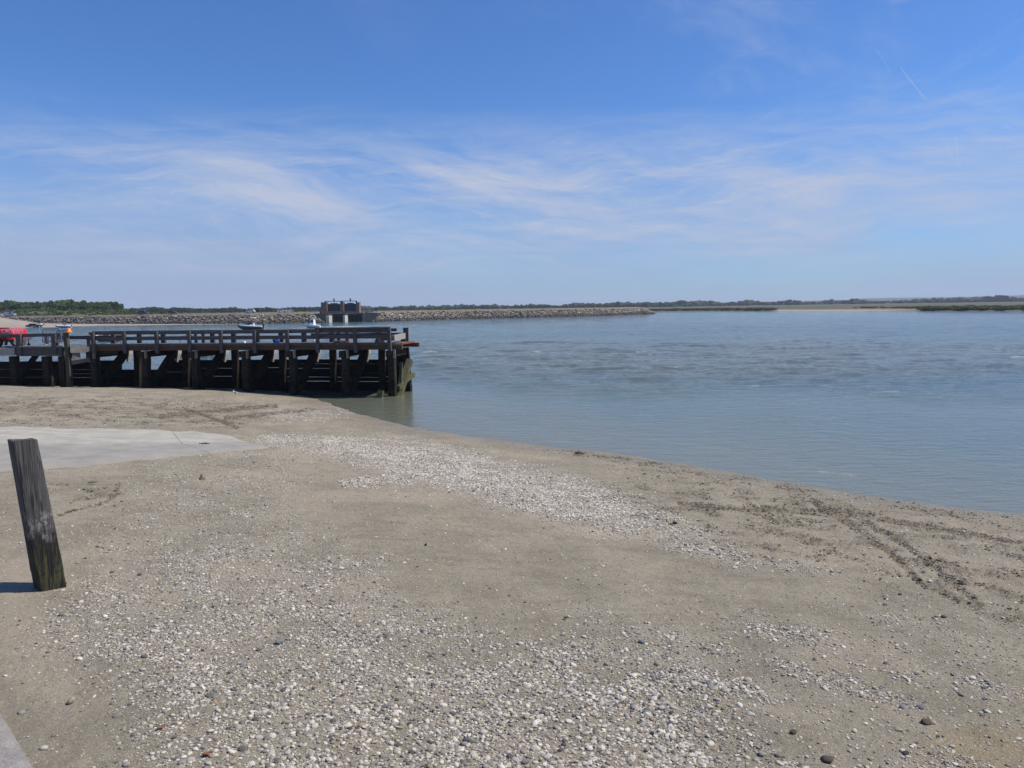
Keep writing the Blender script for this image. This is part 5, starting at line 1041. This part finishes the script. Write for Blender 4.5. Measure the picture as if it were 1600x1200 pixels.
# ------------------------------------------------------------------ boats
def boat(loc, rz, lb, Lb, Bb, hull_m, top_m, kind='open', group='boats on the water'):
    """bow towards +x"""
    r = empty('motor_boat', loc, rz, lb, 'boat', group); st = []
    for t in np.linspace(0, 1, 9):
        x = -Lb/2+Lb*t; w_ = Bb/2*(1-max(0, (t-.45)/.55)**2.2)*(.93+.07*min(1, t*4)); w_ = max(w_, .03); k = -.22+.10*t+.62*max(0, (t-.72)/.28)**2; s_ = .50+.16*t+.14*t*t; ch = k+(s_-k)*.38; st.append((x, w_, k, ch, s_))
    def sec(q, i): x, w_, k, ch, s_ = q; md = ch+(s_-ch)*(.72 if kind == 'sport' else .45); return [(x, 0, k), (x, w_*.78, ch), (x, w_*.95, md)] if i == 0 else [(x, w_*.95, md), (x, w_, s_), (x, w_*.92, s_+.05)]
    for i, (nm, mt) in enumerate((('hull', hull_m), ('topside', top_m))):
        mb = MB()
        if i == 0: mb.loft([sec(q, 0)+[(a, -b, c_) for a, b, c_ in sec(q, 0)[:0:-1]] for q in st])
        else: mb.loft([sec(q, 1)+[(a, -b, c_) for a, b, c_ in sec(q, 1)[::-1]] for q in st])
        mb.build(nm, mt, r, False)
    sh = .62
    if kind in ('open', 'sport'):
        mb = MB(); mb.loft([[(x, w_*a, z) for a, z in ((-.8, sh-.05), (-.62, sh+.22*k), (.62, sh+.22*k), (.8, sh-.05))] for x, w_, k in ((-.1*Lb, Bb/2, 1), (.12*Lb, Bb/2, 1), (.3*Lb, Bb*.36, .6), (.42*Lb, Bb*.16, .2))]); mb.build('foredeck', top_m, r)
        mb = MB()
        for y in (-1, 1): mb.add([(.16*Lb, y*Bb*.20, sh+.2), (.02*Lb, y*Bb*.30, sh+.55), (.04*Lb, y*Bb*.30, sh+.55), (.18*Lb, y*Bb*.20, sh+.2), (-.08*Lb, y*Bb*.33, sh+.5), (-.06*Lb, y*Bb*.34, sh+.16)], [(0, 1, 2, 3), (1, 4, 5, 0)])
        mb.add([(.16*Lb, -Bb*.20, sh+.2), (.16*Lb, Bb*.20, sh+.2), (.04*Lb, Bb*.30, sh+.55), (.04*Lb, -Bb*.30, sh+.55), (.14*Lb, -Bb*.20, sh+.2), (.14*Lb, Bb*.20, sh+.2), (.02*Lb, Bb*.30, sh+.55), (.02*Lb, -Bb*.30, sh+.55)], [(0, 1, 2, 3), (7, 6, 5, 4)]); mb.build('windscreen', GLASS, r)
        mb = MB(); mb.tube([(.12*Lb, -Bb*.4, sh), (.3*Lb, -Bb*.33, sh+.3), (.44*Lb, 0, sh+.42), (.3*Lb, Bb*.33, sh+.3), (.12*Lb, Bb*.4, sh)], .025, 6); mb.tube([(.3*Lb, -Bb*.33, sh+.3), (.3*Lb, -Bb*.33, sh)], .02, 6); mb.tube([(.44*Lb, 0, sh+.42), (.44*Lb, 0, sh+.1)], .02, 6); mb.build('bow_rail', GALV, r)
        for x, y in ((-.12*Lb, -.4), (-.12*Lb, .4)): mb = MB(); mb.box((x, y, sh-.1), (.5, .45, .2)); mb.box((x-.25, y, sh+.18), (.12, .45, .5)); mb.build('seat', top_m, r, bevel=.04)
    if kind == 'frame':
        mb = MB()
        for y in (-Bb*.38, Bb*.38): mb.tube([(-.05*Lb, y, sh-.1), (-.02*Lb, y, sh+1.55), (.16*Lb, y, sh+1.55), (.2*Lb, y, sh-.1)], .035, 6)
        mb.tube([(.16*Lb, -Bb*.38, sh+1.55), (.16*Lb, Bb*.38, sh+1.55)], .035, 6); mb.tube([(-.02*Lb, -Bb*.38, sh+1.55), (-.02*Lb, Bb*.38, sh+1.55)], .035, 6); mb.build('canopy_frame', BLACK, r)
        mb = MB(); mb.box((.08*Lb, 0, sh+.2), (.6, .8, .7)); mb.build('console', top_m, r, bevel=.05)
    if kind == 'cabin':
        mb = MB(); mb.loft([[(x, -w_, sh-.05), (x, w_, sh-.05), (x2, w_*.82, z), (x2, -w_*.82, z)] for x, x2, w_, z in ((-.12*Lb, -.10*Lb, Bb*.36, sh+1.25), (.16*Lb, .06*Lb, Bb*.34, sh+1.3), (.36*Lb, .16*Lb, Bb*.2, sh+.35))]); cb = mb.build('cabin', top_m, r, bevel=.03)
        mb = MB()
        for y in (-1, 1): mb.add([(-.08*Lb, y*Bb*.345, sh+.55), (.10*Lb, y*Bb*.335, sh+.55), (.055*Lb, y*Bb*.31, sh+1.05), (-.075*Lb, y*Bb*.32, sh+1.05), (-.08*Lb, y*Bb*.32, sh+.55), (.10*Lb, y*Bb*.31, sh+.55), (.055*Lb, y*Bb*.28, sh+1.05), (-.075*Lb, y*Bb*.28, sh+1.05)], [(0, 1, 2, 3), (7, 6, 5, 4), (0, 4, 5, 1), (2, 6, 7, 3)])
        mb.build('side_window', GLASS, cb)
        mb = MB(); mb.box((-.02*Lb, 0, sh+1.36), (.24*Lb, Bb*.66, .08)); mb.build('roof', top_m, cb); mb = MB(); mb.tube([(.24*Lb, -Bb*.33, sh+.05), (.38*Lb, -Bb*.2, sh+.45), (.46*Lb, 0, sh+.5), (.38*Lb, Bb*.2, sh+.45), (.24*Lb, Bb*.33, sh+.05)], .025, 6); mb.build('bow_rail', GALV, r)
    mb = MB(); mb.box((-Lb/2-.18, 0, .62), (.42, .36, .5)); mb.bar((-Lb/2-.15, 0, .4), (-Lb/2-.12, 0, -.4), .2, .14, (1, 0, 0)); mb.build('outboard_engine', BLACK, r, bevel=.06)
    return r
PI = math.pi
def wl(u, v): q = on_z(u, v, .05); return (q[0], q[1], .15)
q = wl(391, 515.0); Lb = 40*q[1]/F; q = (q[0], q[1], .2); b_ = boat(q, PI-.05, 'navy and white sports boat crossing beyond the middle of the jetty', Lb, 2.4, NAVY, WHITE, 'sport')
b_.scale = (1, 1, 1.5); pq = (q[0]+1.0, q[1], .55); person(pq, PI/2, 'person in dark top at the helm of the navy and white boat', DARKC, DARKC, group='people on the boats')
mb = MB(); mb.loft([[(x, y, z+.0) for y, z in ((-.75, 2.05), (-.4, 2.14), (.4, 2.14), (.75, 2.05), (.75, 2.0), (-.75, 2.0))] for x in (-1.75, -.35)]); bm_ = mb.build('bimini_top', YELLOW, b_)
mb = MB()
for x in (-1.6, -.5):
    for y in (-.72, .72): mb.tube([(x, y, .5), (x, y, 2.02)], .02, 6)
mb.build('bimini_poles', GALV, b_)
q = wl(489, 512.6); boat(q, PI-.1, 'white cabin boat under way with foamy wake beyond the jetty end', 26*q[1]/F, 2.4, WHITE, WHITE, 'cabin').scale = (1, 1, 1.3)
q = wl(300, 555.5); boat(q, PI-.25, 'white boat with blue hull stripe and dark frame close behind the jetty', 5.2, 2.0, RIBBLUE, WHITE, 'frame')
q = wl(167, 533.5); boat(q, PI+.1, 'low white boat seen through the railing at the left of the jetty', 4.4, 1.8, NAVY, WHITE, 'open')
def rib(loc, rz, lb, Lb, trailer=False, mt=RIBBLUE, top=WHITE):
    r = empty('inflatable_boat', loc, rz, lb, 'inflatable boat', 'inflatable boats by the far ramp'); R_ = .24
    path = [(-Lb/2, -.75, .35), (0, -.78, .36), (Lb*.25, -.7, .42), (Lb*.42, -.4, .55), (Lb/2, 0, .62), (Lb*.42, .4, .55), (Lb*.25, .7, .42), (0, .78, .36), (-Lb/2, .75, .35)]
    mb = MB(); mb.tube(path, R_, 10); mb.build('lower_tube', mt, r, True); mb = MB(); mb.tube([(x*.99, y*.97, z+.20) for x, y, z in path], R_*.72, 10); mb.build('upper_tube', top, r, True)
    mb = MB(); mb.loft([[(x, -w_, .3), (x, 0, k), (x, w_, .3)] for x, w_, k in ((-Lb/2, .6, -.1), (0, .6, -.1), (Lb*.3, .45, 0), (Lb*.45, .08, .35))]); mb.build('floor', WHITE, r); mb = MB(); mb.box((-.1*Lb, 0, .75), (.5, .6, .6)); mb.bar((-.02*Lb, 0, 1.0), (.0, 0, 1.35), .5, .03, (1, 0, 0)); mb.build('console', DKBLUE, r, bevel=.05); mb = MB(); mb.box((-Lb/2-.1, 0, .7), (.35, .34, .5)); mb.build('outboard_engine', BLACK, r, bevel=.06)
    if trailer:
        mb = MB(); mb.bar((-Lb*.5, 0, -.1), (Lb*.75, 0, -.1), .1, .1); mb.bar((-Lb*.1, -.9, -.1), (-Lb*.1, .9, -.1), .1, .1); mb.build('boat_trailer', GALV, r)
        for y in (-.9, .9): mb = MB(); mb.tube([(-Lb*.1, y-.08, -.2), (-Lb*.1, y+.08, -.2)], .28, 12); mb.build('wheel', BLACK, r)
    return r
q = wl(99.5, 512.2); rib(q, PI-.05, 'blue and white inflatable boat afloat beside the far sand ramp', 25*q[1]/F)
q = ramp_pt(61, 511.3); rib((q[0], q[1], q[2]+.5), PI, 'grey inflatable boat on a trailer behind the dark car on the ramp', 4.2, True, simple('grey_tube', (.12, .12, .13), .6, .2, 5))
# ------------------------------------------------------------------ gull
g = ground_hit(368, 617.6); k = np.linalg.norm(g-EYE)/F; gh = 7.5*k
gu = empty('gull', g, R(160), 'white and grey gull standing on the sand below the jetty', 'gull'); GWH = simple('white_feathers', (.75, .75, .74), .8, .05, 10); GGR = simple('grey_feathers', (.30, .32, .35), .8, .1, 10); s = gh/.40
mb = MB(); spine = [(-.20, .20, .012), (-.14, .205, .04), (-.05, .20, .075), (.05, .205, .08), (.12, .235, .062), (.145, .28, .042), (.15, .32, .042), (.165, .35, .046), (.185, .355, .034), (.205, .35, .015)]
mb.loft([[(x*s+.0, math.cos(a)*r_*s*.85, z*s+math.sin(a)*r_*s) for a in np.linspace(0, 2*PI*11/12, 12)] for x, z, r_ in spine]); mb.build('body', GWH, gu, True)
for y in (-1, 1):
    mb = MB(); mb.loft([[(x*s, y*(w_)*s, (z+dz)*s) for dz, w_ in ((hh2, .055), (0, .078), (-hh2, .072), (0, .06))] for x, z, hh2 in ((.09, .225, .03), (0, .225, .055), (-.12, .215, .04), (-.25, .20, .008))]); mb.build('wing', GGR, gu)
    mb = MB(); mb.tube([(.0, y*.03*s, .15*s), (.005*s, y*.03*s, .07*s), (0, y*.03*s, .0)], .009*s, 6); mb.bar((0, y*.03*s, .006*s), (.05*s, y*.03*s, .004*s), .04*s, .008*s); mb.build('leg', ORANGE, gu)
    mb = MB(); mb.box((.188*s, y*.028*s, .362*s), (.012*s, .008*s, .012*s)); mb.build('eye', BLACK, gu)
mb = MB(); mb.loft([[(x*s, math.cos(a)*r_*s, z*s+math.sin(a)*r_*s) for a in np.linspace(0, 5.2, 6)] for x, z, r_ in ((.20, .35, .014), (.235, .347, .011), (.26, .338, .003))]); mb.build('beak', ORANGE, gu)
# ------------------------------------------------------------------ haze
mb = MB(); mb.box((0, 3170, 44.0), (9600, 6660, 94.0)); hz = mb.build('haze', None); hm_ = bpy.data.materials.new('haze_air'); hm_.use_nodes = True; t = hm_.node_tree; t.nodes.remove(t.nodes['Principled BSDF']); pv = t.nodes.new('ShaderNodeVolumePrincipled'); pv.inputs['Color'].default_value = (.72, .82, 1.0, 1); pv.inputs['Density'].default_value = .00011; pv.inputs['Anisotropy'].default_value = 0.1
t.links.new(pv.outputs[0], t.nodes['Material Output'].inputs['Volume']); hz.data.materials.append(hm_); tag(hz, kind='stuff'); hz['label'] = 'thin pale summer haze over the bay'
